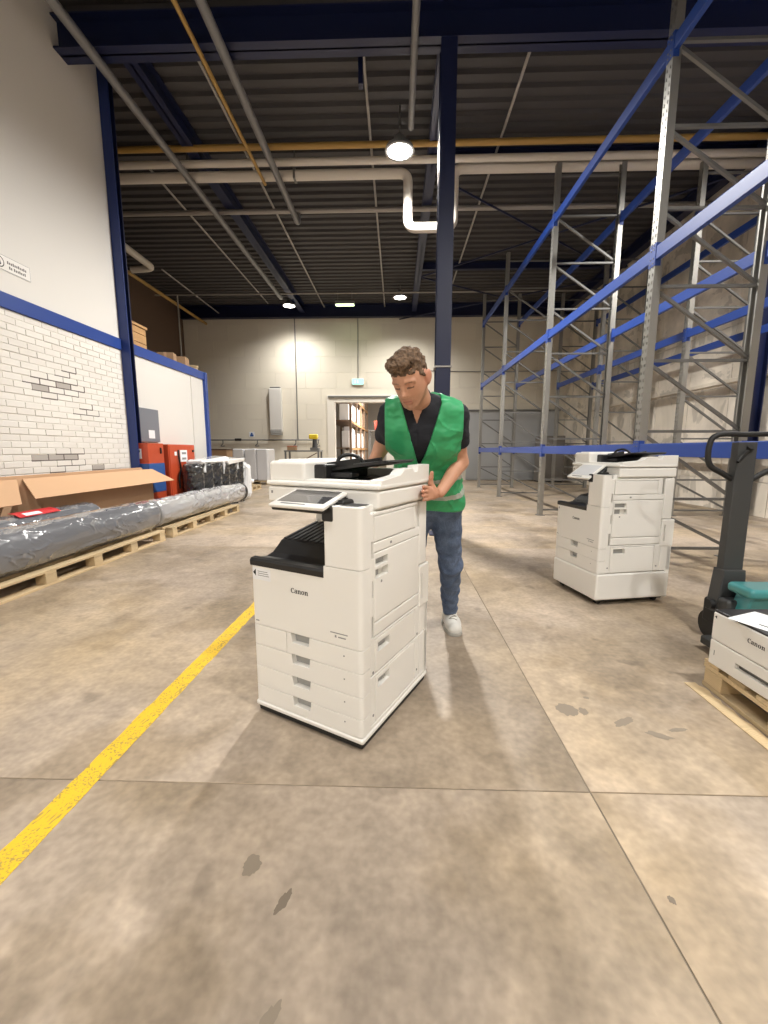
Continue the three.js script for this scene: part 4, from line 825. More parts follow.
// ---------------------------------------------------------------- along the back wall
{
  const z = ZB;
  const h = thing('wall_heater', 'tall narrow white heater hanging on the back wall', 'heater', [-4.8, 1.78, z + 0.01]);
  part('case', rbx(-0.25, 0.25, 0.12, 1.82, 0, 0.16, 0.03, 3), M.wallPanel, h);
  for (let k = 0; k < 4; k++) part('grille_slat', rbx(-0.22, 0.22, 0.01 + k * 0.06, 0.05 + k * 0.06, 0.02, 0.17, 0.01, 1), M.recess, h);
  part('flue_cap', rbx(-0.2, 0.2, 1.82, 1.87, 0.0, 0.14, 0.02, 2), M.galvDark, h);
  const p = thing('wall_pipe', 'thin pipe with drop hooks along the back wall', 'pipe', [0, 0, z + 0.06]);
  part('run', rod([-7.6, 1.6, 0], [-3.1, 1.6, 0], 0.022), M.galvDark, p);
  for (const x of [-7.0, -5.6, -4.05, -3.15]) part('hook', tube([[x, 1.6, 0.02], [x, 1.45, 0.04], [x - 0.08, 1.36, 0.06], [x + 0.08, 1.36, 0.06]], 0.02, 16, 6), M.galvDark, p);
  part('valve', rbx(-6.5, -6.25, 1.56, 1.66, -0.02, 0.08, 0.02), M.rubber, p);
  solo('wall_conduit', 'thin vertical conduit on the back wall between heater and doorway', 'pipe', pipe([[-3.97, 6.2, z + 0.03], [-3.97, 1.6, z + 0.03]], 0.02), M.galvDark);
  solo('wall_conduit', 'short vertical conduit above the exit sign', 'pipe', pipe([[-1.53, 6.2, z + 0.03], [-1.53, 3.95, z + 0.03]], 0.02), M.conduit);
  const e = thing('exit_sign', 'small glowing cyan exit sign above the doorway', 'sign', [-1.54, 3.72, z + 0.02]);
  part('case', rbx(-0.24, 0.24, 0, 0.24, 0, 0.06, 0.01), M.wallPanel, e); part('face', rbx(-0.22, 0.22, 0.02, 0.22, 0.06, 0.064, 0.002, 1), M.exitSign, e);
  part('pictogram', [bx(-0.03, 0.03, 0.07, 0.15, 0.064, 0.066), rod([0.0, 0.17, 0.064], [0, 0.17, 0.066], 0.02), bx(-0.14, -0.08, 0.05, 0.18, 0.064, 0.066)], M.paper, e);
  const el = new THREE.RectAreaLight(new THREE.Color().setRGB(0.3, 1, 0.9), 1.5, 0.44, 0.2); el.position.set(0, 0.12, 0.075); el.rotation.y = Math.PI; el.castShadow = true; e.add(el);
  const s1 = thing('safety_sign', 'small blue safety sign on the back wall above the pipe', 'sign', [-5.84, 1.72, z + 0.002]); part('plate', rbx(-0.11, 0.11, 0, 0.2, 0, 0.008, 0.002, 1), M.paper, s1); part('symbol', [bx(-0.07, 0.07, 0.02, 0.1, 0.008, 0.01), rod([0, 0.13, 0.008], [0, 0.13, 0.01], 0.04)], M.blueBoard, s1);
  const cable = solo('wall_cable', 'thin cable sagging across the back wall right of the column', 'cable', tube([[0.8, 4.25, z + 0.02], [3.2, 4.2, z + 0.02], [6.3, 4.22, z + 0.02]], 0.014, 20, 6), M.galvDark);
  const gd = thing('sliding_door', 'large grey sliding door panel on the back wall behind the rack', 'door', [2.75, 0.02, z + 0.02]);
  part('leaf', rbx(0, 1.75, 0, 2.68, 0, 0.06, 0.008), M.greyDoor, gd); part('leaf', rbx(1.755, 3.55, 0, 2.68, 0, 0.06, 0.008), M.greyDoor, gd); part('top_rail', rbx(-0.05, 3.6, 2.68, 2.74, 0, 0.09, 0.006), M.galvDark, gd);
  const cb = thing('metal_locker', 'brown grey locker in the far right corner behind the racks', 'locker', [5.75, 0, -16.2]); part('body', rbx(-0.45, 0.45, 0.05, 1.72, -0.3, 0.3, 0.008), std([0.17, 0.155, 0.14], 0.5), cb);
  for (const x of [-0.225, 0.225]) { const d = part('locker_door', rbx(x - 0.215, x + 0.215, 0.08, 1.7, 0.3, 0.315, 0.004), std([0.19, 0.175, 0.16], 0.5), cb); part('handle', rbx(x + 0.15, x + 0.165, 0.85, 0.98, 0.315, 0.335, 0.003), M.galvDark, d); }
  const cbase = part('base', rbx(-0.43, 0.43, 0, 0.05, -0.28, 0.28, 0.004), M.rubber, cb);
  // low furniture and goods
  const b1 = thing('brown_cabinet', 'low brown cabinet beside the blue corner post, far back', 'cabinet', [-6.65, 0, -15.2]); part('body', rbx(-0.7, 0.6, 0.08, 1.2, -0.3, 0.3, 0.01), M.cardInner, b1); part('top', rbx(-0.72, 0.62, 1.2, 1.24, -0.32, 0.32, 0.006), M.brown, b1); part('plinth', rbx(-0.68, 0.58, 0, 0.08, -0.28, 0.28, 0.004), M.brown, b1); for (const x of [-0.38, 0.28]) part('door', rbx(x - 0.3, x + 0.3, 0.12, 1.16, 0.3, 0.315, 0.004), M.cardInner, b1);
  const wp = (label, x, zz, w, h, d) => { const o = thing('wrapped_stack', label, 'stack', [x, 0, zz]); for (let k = 0; k < 3; k++) { const g = new RoundedBoxGeometry(w / 3 - 0.01, h, d, 4, 0.05); g.translate(-w / 2 + w / 6 + k * w / 3, h / 2 + 0.14, 0); const q = g.attributes.position, n = g.attributes.normal; for (let i = 0; i < q.count; i++) { const dd = fbm(q.getX(i) * 6 + x, q.getY(i) * 4, q.getZ(i) * 6, 2) * 0.05; q.setXYZ(i, q.getX(i) + n.getX(i) * dd, q.getY(i) + n.getY(i) * dd, q.getZ(i) + n.getZ(i) * dd); } g.computeVertexNormals(); part('wrapped_load', boxUV(g), M.wrapWhite, o); } part('skid', [rbx(-w / 2, w / 2, 0.1, 0.14, -d / 2, d / 2, 0.004)], woodMats[1], o); for (const xx of [-w / 2 + 0.06, 0, w / 2 - 0.06]) part('skid_block', rbx(xx - 0.05, xx + 0.05, 0, 0.1, -d / 2, d / 2, 0.004), woodMats[2], o); return o; };
  wp('pale film-wrapped stack before the back wall, left of the bench', -5.1, -15.0, 1.25, 1.1, 0.9);
  const tb = thing('work_bench', 'grey work bench near the doorway with a yellow grinder', 'bench', [-3.35, 0, -15.6]); part('bench_top', rbx(-0.75, 0.55, 1.14, 1.19, -0.35, 0.35, 0.006), M.galvDark, tb); for (const [x, q] of [[-0.7, -0.3], [0.5, -0.3], [-0.7, 0.3], [0.5, 0.3]]) part('leg', bx(x - 0.03, x + 0.03, 0, 1.14, q - 0.03, q + 0.03), M.galvDark, tb); part('brace', [bar([-0.65, 0.5, 0.3], [0.45, 1.1, 0.3], 0.04, 0.03)], M.brown, tb);
  const gr = thing('bench_grinder', 'yellow and black machine standing on the work bench', 'machine', [-3.0, 1.19, -15.45]); part('base', rbx(-0.16, 0.16, 0, 0.1, -0.12, 0.12, 0.02), M.galvDark, gr); part('body', rod([0, 0.1, 0], [0, 0.45, 0], 0.1, 0.07, 16), M.darkGrey, gr); part('head', [rbx(-0.2, 0.12, 0.4, 0.58, -0.1, 0.12, 0.05, 3)], M.yellowPlastic, gr);
  const bb = thing('tool_box', 'low brown box on the bench left of the yellow machine', 'box', [-3.85, 1.19, -15.5]); part('body', rbx(-0.16, 0.16, 0, 0.14, -0.12, 0.12, 0.01), M.cardInner, bb); part('lid', rbx(-0.165, 0.165, 0.14, 0.16, -0.125, 0.125, 0.006), M.red, bb);
  // bags on a pallet beyond the black bundle
  const pl = makePallet('small dark pallet with sacks far behind the black bundle', [-4.75, 0, -12.6], 0, 1.0, 0.9, { boards: 5 });
  const sack = (label, x, y, zz, m, s, ry) => { const g = new THREE.SphereGeometry(1, 28, 20); g.scale(0.34 * s, 0.17 * s, 0.28 * s); const q = g.attributes.position; for (let i = 0; i < q.count; i++) { const d = 1 + fbm(q.getX(i) * 6 + x * 3, q.getY(i) * 6 + y, q.getZ(i) * 6, 3) * 0.35; q.setXYZ(i, q.getX(i) * d, Math.max(q.getY(i) * d, -0.14 * s), q.getZ(i) * d); } g.computeVertexNormals(); const o = thing('sack', label, 'sack', [x, y, zz], ry); part('bag', clean(g), m, o); part('tie', (() => { const t = new THREE.TorusGeometry(0.03, 0.015, 6, 12); t.translate(0.3 * s, 0.05, 0); return clean(t); })(), M.rubber, o); return o; };
  sack('black sack on the left of the far sack pallet', -5.0, 0.284, -12.6, M.filmBlack, 0.7, 0.2); sack('white sack at the right of the far sack pallet', -4.5, 0.27, -12.45, M.filmClear, 0.68, 0.9); sack('black sack on top of the far sacks', -4.72, 0.52, -12.6, M.filmBlack, 0.75, 0.5);
}
// storeroom shelving seen through the doorway
{
  const S = thing('storage_shelf', 'brown storage shelving full of white parcels beyond the doorway', 'shelf', [0, 0, 0]);
  const zs = [-17.9, -20.4, -22.9, -25.4, -27.9], x1 = -1.95, x0 = -3.0, lv = [0.25, 1.3, 2.45, 3.6];
  const br = std([0.16, 0.1, 0.06], 0.7);
  for (const z of zs) for (const x of [x0, x1]) part('post', bx(x - 0.05, x + 0.05, 0, 4.4, z - 0.05, z + 0.05), br, S);
  for (const y of lv) { part('shelf_board', bx(x0, x1, y - 0.03, y, zs[4], zs[0]), br, S); part('shelf_beam', bx(x1, x1 + 0.04, y - 0.1, y, zs[4], zs[0]), std([0.3, 0.16, 0.06], 0.6), S); }
  let n = 0; const lab = ['floor', 'second', 'third', 'top'];
  const pm = [[M.paper, 'white paper-wrapped'], [M.wrapWhite, 'pale film-wrapped'], [M.cardboard, 'brown cardboard'], [M.wallWhite, 'cream']];
  const ORD = ['first', 'second', 'third', 'fourth', 'fifth', 'sixth', 'seventh', 'eighth', 'ninth', 'tenth', 'eleventh', 'twelfth', 'thirteenth', 'fourteenth', 'fifteenth', 'sixteenth', 'seventeenth', 'eighteenth', 'nineteenth', 'twentieth', 'twenty-first', 'twenty-second', 'twenty-third', 'twenty-fourth', 'twenty-fifth', 'twenty-sixth'];
  lv.forEach((y, r) => {
    let m = 0;
    for (let z = -18.2; z > -27; ) {
      const kind = pm[Math.floor(rnd() * rnd() * 4)];
      const w = rr(0.35, 0.6), hgt = rr(0.6, 0.98), d = rr(0.3, 0.5);
      const o = thing('parcel', kind[1] + ' parcel, ' + ORD[m++] + ' from the doorway on the ' + ['bottom', 'second', 'third', 'top'][r] + ' storage board', 'parcel', [x1 - d / 2 - 0.09 - rr(0, 0.04), y, z - w / 2], rr(-0.03, 0.03), 'parcels on the storage shelf, board ' + (r + 1));
      part('wrap', rbx(-d / 2, d / 2, 0, hgt, -w / 2, w / 2, 0.03, 2), kind[0], o);
      if (n < 16) part('tape', bx(-d / 2 - 0.001, d / 2 + 0.001, hgt * 0.5, hgt * 0.5 + 0.05, -w / 2 - 0.001, w / 2 + 0.001), M.cardInner, o);
      z -= w + rr(0.03, 0.09); n++;
    }
  });
  const rb = thing('red_bin', 'red bin standing high in the storage room, right of the shelving', 'bin', [-0.95, 2.2, -22]); part('bin', [(() => { const g = new THREE.CylinderGeometry(0.24, 0.19, 0.45, 20); g.translate(0, 0.225, 0); return clean(g); })()], std([0.6, 0.07, 0.04], 0.5), rb); part('rim', (() => { const g = new THREE.TorusGeometry(0.24, 0.02, 8, 24); g.rotateX(Math.PI / 2); g.translate(0, 0.45, 0); return clean(g); })(), M.red, rb);
  const rk = thing('storage_table', 'tall steel stand under the red bin in the storage room', 'stand', [-0.95, 0, -22]); part('stand_top', bx(-0.5, 0.5, 2.15, 2.2, -0.5, 0.5), M.galvDark, rk); for (const [x, z] of [[-0.45, -0.45], [0.45, -0.45], [-0.45, 0.45], [0.45, 0.45]]) part('leg', bx(x - 0.03, x + 0.03, 0, 2.15, z - 0.03, z + 0.03), M.galvDark, rk);
}
// ---------------------------------------------------------------- the man behind the copier
function surfaceNets(f, lo, hi, h) {
  const n = [0, 1, 2].map(i => Math.ceil((hi[i] - lo[i]) / h) + 1), [nx, ny, nz] = n;
  const val = new Float32Array(nx * ny * nz), id = (i, j, k) => (k * ny + j) * nx + i;
  for (let k = 0; k < nz; k++) for (let j = 0; j < ny; j++) for (let i = 0; i < nx; i++) val[id(i, j, k)] = f(lo[0] + i * h, lo[1] + j * h, lo[2] + k * h);
  const vi = new Int32Array(nx * ny * nz).fill(-1), pos = [], idx = [];
  const E = [[0, 1], [2, 3], [4, 5], [6, 7], [0, 2], [1, 3], [4, 6], [5, 7], [0, 4], [1, 5], [2, 6], [3, 7]];
  const v = new Float32Array(8);
  for (let k = 0; k < nz - 1; k++) for (let j = 0; j < ny - 1; j++) for (let i = 0; i < nx - 1; i++) {
    let mask = 0; for (let c = 0; c < 8; c++) { v[c] = val[id(i + (c & 1), j + (c >> 1 & 1), k + (c >> 2))]; if (v[c] < 0) mask |= 1 << c; }
    if (mask === 0 || mask === 255) continue;
    let x = 0, y = 0, z = 0, m = 0;
    for (const [a, b] of E) if ((v[a] < 0) !== (v[b] < 0)) { const t = v[a] / (v[a] - v[b]); x += (a & 1) + t * ((b & 1) - (a & 1)); y += (a >> 1 & 1) + t * ((b >> 1 & 1) - (a >> 1 & 1)); z += (a >> 2) + t * ((b >> 2) - (a >> 2)); m++; }
    vi[id(i, j, k)] = pos.length / 3; pos.push(lo[0] + (i + x / m) * h, lo[1] + (j + y / m) * h, lo[2] + (k + z / m) * h);
  }
  for (let k = 1; k < nz - 1; k++) for (let j = 1; j < ny - 1; j++) for (let i = 1; i < nx - 1; i++) {
    const s0 = val[id(i, j, k)] < 0;
    const quad = (a, b, c, d, flip) => { if (a < 0 || b < 0 || c < 0 || d < 0) return; flip ? idx.push(a, d, c, a, c, b) : idx.push(a, b, c, a, c, d); };
    if (s0 !== (val[id(i + 1, j, k)] < 0)) quad(vi[id(i, j - 1, k - 1)], vi[id(i, j, k - 1)], vi[id(i, j, k)], vi[id(i, j - 1, k)], !s0);
    if (s0 !== (val[id(i, j + 1, k)] < 0)) quad(vi[id(i - 1, j, k - 1)], vi[id(i - 1, j, k)], vi[id(i, j, k)], vi[id(i, j, k - 1)], !s0);
    if (s0 !== (val[id(i, j, k + 1)] < 0)) quad(vi[id(i - 1, j - 1, k)], vi[id(i, j - 1, k)], vi[id(i, j, k)], vi[id(i - 1, j, k)], !s0);
  }
  const nor = []; const e = h * 0.5;
  for (let i = 0; i < pos.length; i += 3) { const [x, y, z] = [pos[i], pos[i + 1], pos[i + 2]]; const g = V(f(x + e, y, z) - f(x - e, y, z), f(x, y + e, z) - f(x, y - e, z), f(x, y, z + e) - f(x, y, z - e)).normalize(); nor.push(g.x, g.y, g.z); }
  const g = new THREE.BufferGeometry(); g.setAttribute('position', new THREE.Float32BufferAttribute(pos, 3)); g.setAttribute('normal', new THREE.Float32BufferAttribute(nor, 3)); g.setIndex(idx);
  g.setAttribute('uv', new THREE.Float32BufferAttribute(new Float32Array(pos.length / 3 * 2), 2));
  return g;
}
const smin = (a, b, k) => { const h = clamp(0.5 + 0.5 * (b - a) / k); return b + (a - b) * h - k * h * (1 - h); };
const smax = (a, b, k) => -smin(-a, -b, k);
const cap = (a, b, ra, rb) => { const dx = b[0] - a[0], dy = b[1] - a[1], dz = b[2] - a[2], L2 = dx * dx + dy * dy + dz * dz; return (x, y, z) => { const px = x - a[0], py = y - a[1], pz = z - a[2]; const t = clamp((px * dx + py * dy + pz * dz) / L2); return Math.hypot(px - t * dx, py - t * dy, pz - t * dz) - (ra + (rb - ra) * t); }; };
const along = (a, b) => { const d = [b[0] - a[0], b[1] - a[1], b[2] - a[2]], L = Math.hypot(...d); return (x, y, z) => ((x - a[0]) * d[0] + (y - a[1]) * d[1] + (z - a[2]) * d[2]) / L; };
const ell = (c, r) => (x, y, z) => { const px = (x - c[0]) / r[0], py = (y - c[1]) / r[1], pz = (z - c[2]) / r[2]; const k = Math.hypot(px, py, pz); return (k - 1) * Math.min(...r); };
const uni = (list, k) => (x, y, z) => { let d = list[0](x, y, z); for (let i = 1; i < list.length; i++) d = smin(d, list[i](x, y, z), k); return d; };
function colored(g, fn) { const p = g.attributes.position, c = new Float32Array(p.count * 3); for (let i = 0; i < p.count; i++) { const q = fn(p.getX(i), p.getY(i), p.getZ(i)); c[i * 3] = q[0]; c[i * 3 + 1] = q[1]; c[i * 3 + 2] = q[2]; } g.setAttribute('color', new THREE.BufferAttribute(c, 3)); return g; }
{
  const man = thing('person', 'man in green hi-vis vest, dark polo and jeans gripping the copier', 'person', [0.24, 0, -2.62]);
  const J = {
    shR: [-0.02, 1.366, -2.15], shL: [0.282, 1.362, -2.158], elL: [0.335, 1.135, -2.26], wrL: [0.214, 0.992, -2.07], elR: [-0.08, 1.225, -2.33], wrR: [-0.165, 1.06, -2.35],
    hipL: [0.275, 0.9, -2.42], knL: [0.338, 0.49, -2.56], anL: [0.366, 0.1, -2.765], hipR: [0.115, 0.9, -2.415], knR: [0.09, 0.5, -2.51], anR: [0.075, 0.1, -2.68], neck: [0.1, 1.42, -2.145], head: [0.058, 1.518, -1.985],
  };
  const torso = uni([
    cap([0.05, 1.28, -2.185], [0.205, 1.275, -2.195], 0.112, 0.112), cap(J.shR, J.shL, 0.05, 0.05), cap([0.1, 1.42, -2.15], J.shR, 0.05, 0.04), cap([0.1, 1.42, -2.15], J.shL, 0.05, 0.04),
    cap([0.1, 1.08, -2.31], [0.225, 1.075, -2.318], 0.104, 0.104), cap([0.125, 0.93, -2.405], [0.265, 0.925, -2.415], 0.108, 0.108)], 0.09);
  const neck = cap(J.neck, [0.078, 1.485, -2.03], 0.06, 0.054);
  const armL = uni([cap(J.shL, J.elL, 0.056, 0.042), cap(J.elL, J.wrL, 0.044, 0.027)], 0.02), armR = uni([cap(J.shR, J.elR, 0.056, 0.043), cap(J.elR, J.wrR, 0.044, 0.028)], 0.02);
  const legs = uni([cap(J.hipL, J.knL, 0.088, 0.056), cap(J.knL, J.anL, 0.058, 0.036), cap(J.hipR, J.knR, 0.088, 0.056), cap(J.knR, J.anR, 0.058, 0.036)], 0.03);
  const feet = uni([cap([0.36, 0.05, -2.83], [0.37, 0.035, -2.66], 0.036, 0.03), cap(J.anL, [0.36, 0.05, -2.8], 0.036, 0.034), cap([0.085, 0.05, -2.74], [0.095, 0.035, -2.57], 0.036, 0.03), cap(J.anR, [0.085, 0.05, -2.71], 0.036, 0.034)], 0.02);
  const bodyF = (x, y, z) => smin(smin(smin(torso(x, y, z), neck(x, y, z), 0.04), Math.min(armL(x, y, z), armR(x, y, z)), 0.025), Math.min(legs(x, y, z), feet(x, y, z)), 0.03);
  const base = man.position;
  const shift = g => { g.translate(-base.x, -base.y, -base.z); return g; };
  const SK = [0.56, 0.29, 0.185], SKR = [0.56, 0.24, 0.16];
  const bodyG = colored(surfaceNets(bodyF, [-0.34, 0.0, -2.92], [0.42, 1.56, -1.95], 0.012), (x, y, z) => { const k = 1 + fbm(x * 30, y * 30, z * 30, 2) * 0.12; return SK.map(c => c * k); });
  // head in its own frame: y up, z out of the face, x to his left
  const HM = new THREE.Matrix4().makeRotationFromEuler(new THREE.Euler(34 * D2R, -25 * D2R, 2 * D2R, 'YXZ')).setPosition(...J.head);
  const skull = ell([0, 0.028, -0.012], [0.074, 0.096, 0.096]), faceE = ell([0, -0.02, 0.03], [0.06, 0.09, 0.058]), jaw = cap([0, -0.075, 0.052], [0, -0.095, 0.062], 0.036, 0.024), jawL = cap([0.052, -0.03, 0.0], [0.018, -0.092, 0.056], 0.022, 0.02), jawR = cap([-0.052, -0.03, 0.0], [-0.018, -0.092, 0.056], 0.022, 0.02);
  const nose = uni([cap([0, 0.012, 0.083], [0, -0.028, 0.104], 0.009, 0.0115), cap([-0.011, -0.034, 0.09], [0.011, -0.034, 0.09], 0.0085, 0.0085)], 0.01);
  const ear = s => uni([ell([s * 0.081, -0.004, -0.014], [0.011, 0.033, 0.02]), ell([s * 0.089, 0.006, -0.024], [0.009, 0.022, 0.013])], 0.008);
  const eL = ear(1), eR = ear(-1), socketL = ell([0.032, 0.006, 0.09], [0.018, 0.011, 0.014]), socketR = ell([-0.032, 0.006, 0.09], [0.018, 0.011, 0.014]);
  const eyeL = ell([0.032, 0.004, 0.07], [0.014, 0.012, 0.014]), eyeR = ell([-0.032, 0.004, 0.07], [0.014, 0.012, 0.014]), brow = uni([cap([-0.048, 0.022, 0.07], [-0.012, 0.024, 0.084], 0.008, 0.008), cap([0.048, 0.022, 0.07], [0.012, 0.024, 0.084], 0.008, 0.008)], 0.012);
  const lipU = cap([-0.02, -0.062, 0.079], [0.02, -0.062, 0.079], 0.0065, 0.0065), lipD = cap([-0.016, -0.073, 0.08], [0.016, -0.073, 0.08], 0.007, 0.007), neckStub = cap([0, -0.05, -0.025], [0, -0.12, -0.04], 0.056, 0.056);
  const headF = (x, y, z) => {
    let d = smin(skull(x, y, z), faceE(x, y, z), 0.03); d = smin(d, Math.min(jaw(x, y, z), jawL(x, y, z), jawR(x, y, z)), 0.022); d = smin(d, brow(x, y, z), 0.012);
    d = smax(d, -Math.min(socketL(x, y, z), socketR(x, y, z)), 0.012); d = smin(d, Math.min(eyeL(x, y, z), eyeR(x, y, z)), 0.006); d = smin(d, nose(x, y, z), 0.012); d = smin(d, Math.min(lipU(x, y, z), lipD(x, y, z)), 0.006);
    d = smin(d, Math.min(eL(x, y, z), eR(x, y, z)), 0.008); return smin(d, neckStub(x, y, z), 0.03);
  };
  const headG = surfaceNets(headF, [-0.112, -0.19, -0.13], [0.112, 0.15, 0.135], 0.0036);
  colored(headG, (x, y, z) => {
    let c = SK.slice(); const mix = (t, k) => { c = c.map((v, i) => lerp(v, t[i], k)); };
    const stub = smooth(-0.03, -0.06, y) * smooth(-0.02, 0.02, z) * (0.8 + fbm(x * 90, y * 90, z * 90, 2)); mix([0.3, 0.17, 0.11], 0.42 * clamp(stub));
    if (z > 0.06) { if (Math.abs(y - 0.0245 + Math.abs(Math.abs(x) - 0.028) * 0.1) < 0.0034 && Math.abs(x) > 0.014 && Math.abs(x) < 0.046) mix([0.19, 0.115, 0.07], 0.65); if (Math.abs(y + 0.003) < 0.0035 && Math.abs(Math.abs(x) - 0.032) < 0.015) mix([0.06, 0.035, 0.025], 0.8); if (y > -0.08 && y < -0.056 && Math.abs(x) < 0.024 && z > 0.072) mix([0.5, 0.19, 0.14], 0.5); if (Math.abs(y + 0.067) < 0.002 && Math.abs(x) < 0.021) mix([0.16, 0.05, 0.04], 0.7); }
    if (Math.abs(x) > 0.074) mix(SKR, 0.6);
    return c;
  });
  headG.applyMatrix4(HM);
  // hands: palm, four fingers of three bones, thumb
  const hand = (M4, curl, thumb) => {   // frame: x along the fingers, y towards the thumb, z out of the back of the hand
    const L = [[0.029, 0.076, 0.0088], [0.01, 0.084, 0.0092], [-0.009, 0.078, 0.0088], [-0.027, 0.062, 0.0078]];
    const f = [];
    for (const [y, len, r] of L) {
      let p = [0.042 - Math.abs(y - 0.01) * 0.15, y, 0], a = 0; const pts = [p];
      for (let i = 0; i < 3; i++) { a += curl[i]; const l = len * [0.46, 0.31, 0.23][i]; p = [p[0] + Math.cos(a) * l, p[1] + y * 0.02, p[2] - Math.sin(a) * l]; pts.push(p); }
      f.push(uni([cap([0.0, y * 0.75, 0], pts[0], 0.011, r * 1.05), cap(pts[0], pts[1], r * 1.08, r), cap(pts[1], pts[2], r, r * 0.94), cap(pts[2], pts[3], r * 0.94, r * 0.78)], 0.003));
    }
    const palm = uni([cap([-0.035, 0.012, 0], [0.032, 0.022, 0], 0.015, 0.013), cap([-0.035, -0.002, 0], [0.034, 0.002, 0.002], 0.016, 0.013), cap([-0.033, -0.014, 0], [0.03, -0.022, 0], 0.014, 0.012), cap([-0.06, 0, 0], [-0.03, 0, 0], 0.023, 0.02)], 0.014);
    const th = uni([cap([-0.03, 0.018, -0.006], thumb[0], 0.016, 0.013), cap(thumb[0], thumb[1], 0.012, 0.0105), cap(thumb[1], thumb[2], 0.0105, 0.0085)], 0.006);
    const F = (x, y, z) => { let d = palm(x, y, z); let m = 1; for (const q of f) m = Math.min(m, q(x, y, z)); d = smin(d, m, 0.005); return smin(d, th(x, y, z), 0.007); };
    const g = surfaceNets(F, [-0.1, -0.065, -0.08], [0.145, 0.12, 0.05], 0.003);
    colored(g, (x, y, z) => { const k = smooth(0.09, 0.13, x) * 0.5 + 0.15; return SK.map((c, i) => lerp(c, SKR[i], k)); });
    g.applyMatrix4(M4); return g;
  };
  const basis = (o, fx, up) => { const X = V(...fx).normalize(), Y = V(...up).normalize(), Z = X.clone().cross(Y).normalize(); Y.copy(Z.clone().cross(X)); return new THREE.Matrix4().makeBasis(X, Y, Z).setPosition(...o); };
  // left hand flat on the side of the copier, fingers forward, thumb up over the edge
  const pth = -27.5 * D2R, prx = [Math.cos(pth), 0, -Math.sin(pth)], prz = [Math.sin(pth), 0, Math.cos(pth)], pB = [-0.131, 0, -1.519];
  const PL = (x, y, z) => [pB[0] + prx[0] * x + prz[0] * z, y, pB[2] + prx[2] * x + prz[2] * z];
  const dirL = (x, y, z) => [prx[0] * x + prz[0] * z, y, prx[2] * x + prz[2] * z];
  // back of the hand must face away from the copier side: x forward (rz), y up gives z = x cross y
  const hl = hand(basis(PL(0.028, 0.992, -0.578), dirL(-0.08, 0.1, 1), [0, 1, 0]), [0.16, 0.22, 0.15], [[-0.005, 0.05, 0.004], [0.006, 0.078, -0.002], [0.012, 0.1, -0.008]]);
  const hr = hand(basis([-0.19, 1.0, -2.34], [-0.3, -1, 0.1], [0.6, -0.1, 0.4]), [0.3, 0.35, 0.25], [[0.0, 0.048, -0.01], [0.02, 0.065, -0.022], [0.04, 0.07, -0.03]]);
  const fix = g => clean(g);
  const bodyAll = mergeGeometries([bodyG, headG, hl, hr].map(fix), false);
  part('body', shift(bodyAll), std([1, 1, 1], 0.5, 0, { vertexColors: true }), man);
  // hair
  const hairF = (x, y, z) => {
    const lump = fbm(x * 34 + 3, y * 34, z * 34, 2) * 0.02 + fbm(x * 85, y * 85 + 4, z * 85, 2) * 0.009;
    let d = ell([0, 0.037, -0.012], [0.079, 0.1, 0.102])(x, y, z) - lump * 0.8 + 0.001 - 0.004 * smooth(0.06, 0.13, y);
    d = smin(d, ell([-0.01, 0.098, 0.05], [0.06, 0.032, 0.05])(x, y, z) - lump * 0.8, 0.02);
    const line = z > 0 ? lerp(0.006, 0.05, clamp(z / 0.06)) : lerp(0.012, -0.07, clamp(-z / 0.09));
    return smax(d, line - y + fbm(x * 60, 2, z * 60, 2) * 0.012, 0.008);
  };
  const hairG = colored(surfaceNets(hairF, [-0.12, -0.09, -0.15], [0.12, 0.19, 0.13], 0.0036), (x, y, z) => { const k = 0.75 + fbm(x * 60, y * 60, z * 60, 3) * 1.1; return [0.17 * k, 0.105 * k, 0.062 * k]; });
  hairG.applyMatrix4(HM); part('hair', shift(hairG), std([1, 1, 1], 0.85, 0, { vertexColors: true }), man);
  // dark polo with short sleeves and collar
  const cx = 0.105;
  const wrinkle = (x, y, z, a) => (fbm(x * 9 + 2, y * 14, z * 9, 3)) * a;
  const slv = (a, b) => { const c = cap(a, b, 0.062, 0.066), t = along(a, b); return (x, y, z) => smax(c(x, y, z), t(x, y, z) - 0.155, 0.006); };
  const slL = slv(J.shL, J.elL), slR = slv(J.shR, J.elR);
  const poloF = (x, y, z) => {
    let d = smin(torso(x, y, z) - 0.008, Math.min(slL(x, y, z), slR(x, y, z)), 0.03) + wrinkle(x, y, z, 0.014);
    d = smax(d, 0.86 - y, 0.004); d = smax(d, y - 1.475, 0.004);
    const w = 0.034 * clamp((y - 1.325) / 0.1); if (z > -2.15) d = smax(d, Math.min(w - Math.abs(x - cx + 0.01), 0.02), 0.004);
    return smax(d, -(neck(x, y, z) - 0.004), 0.006);
  };
  const polo = part('polo_shirt', shift(surfaceNets(poloF, [-0.2, 0.84, -2.56], [0.44, 1.5, -2.0], 0.008)), std([0.006, 0.007, 0.013], 0.8), man);
  const collarF = (x, y, z) => {
    const n = neck(x, y, z); const tA = along(J.neck, [0.078, 1.485, -2.03])(x, y, z);
    let d = Math.max(Math.abs(n - 0.012) - 0.006, Math.abs(tA - 0.022 - 0.12 * (y - 1.44)) - 0.032);
    const w = 0.012 + 0.05 * clamp((y - 1.36) / 0.1); if (z > -2.1) d = Math.max(d, w - Math.abs(x - cx + 0.018)); return d;
  };
  part('collar', shift(surfaceNets(collarF, [-0.02, 1.34, -2.27], [0.22, 1.56, -1.98], 0.004)), std([0.012, 0.015, 0.026], 0.8), polo);
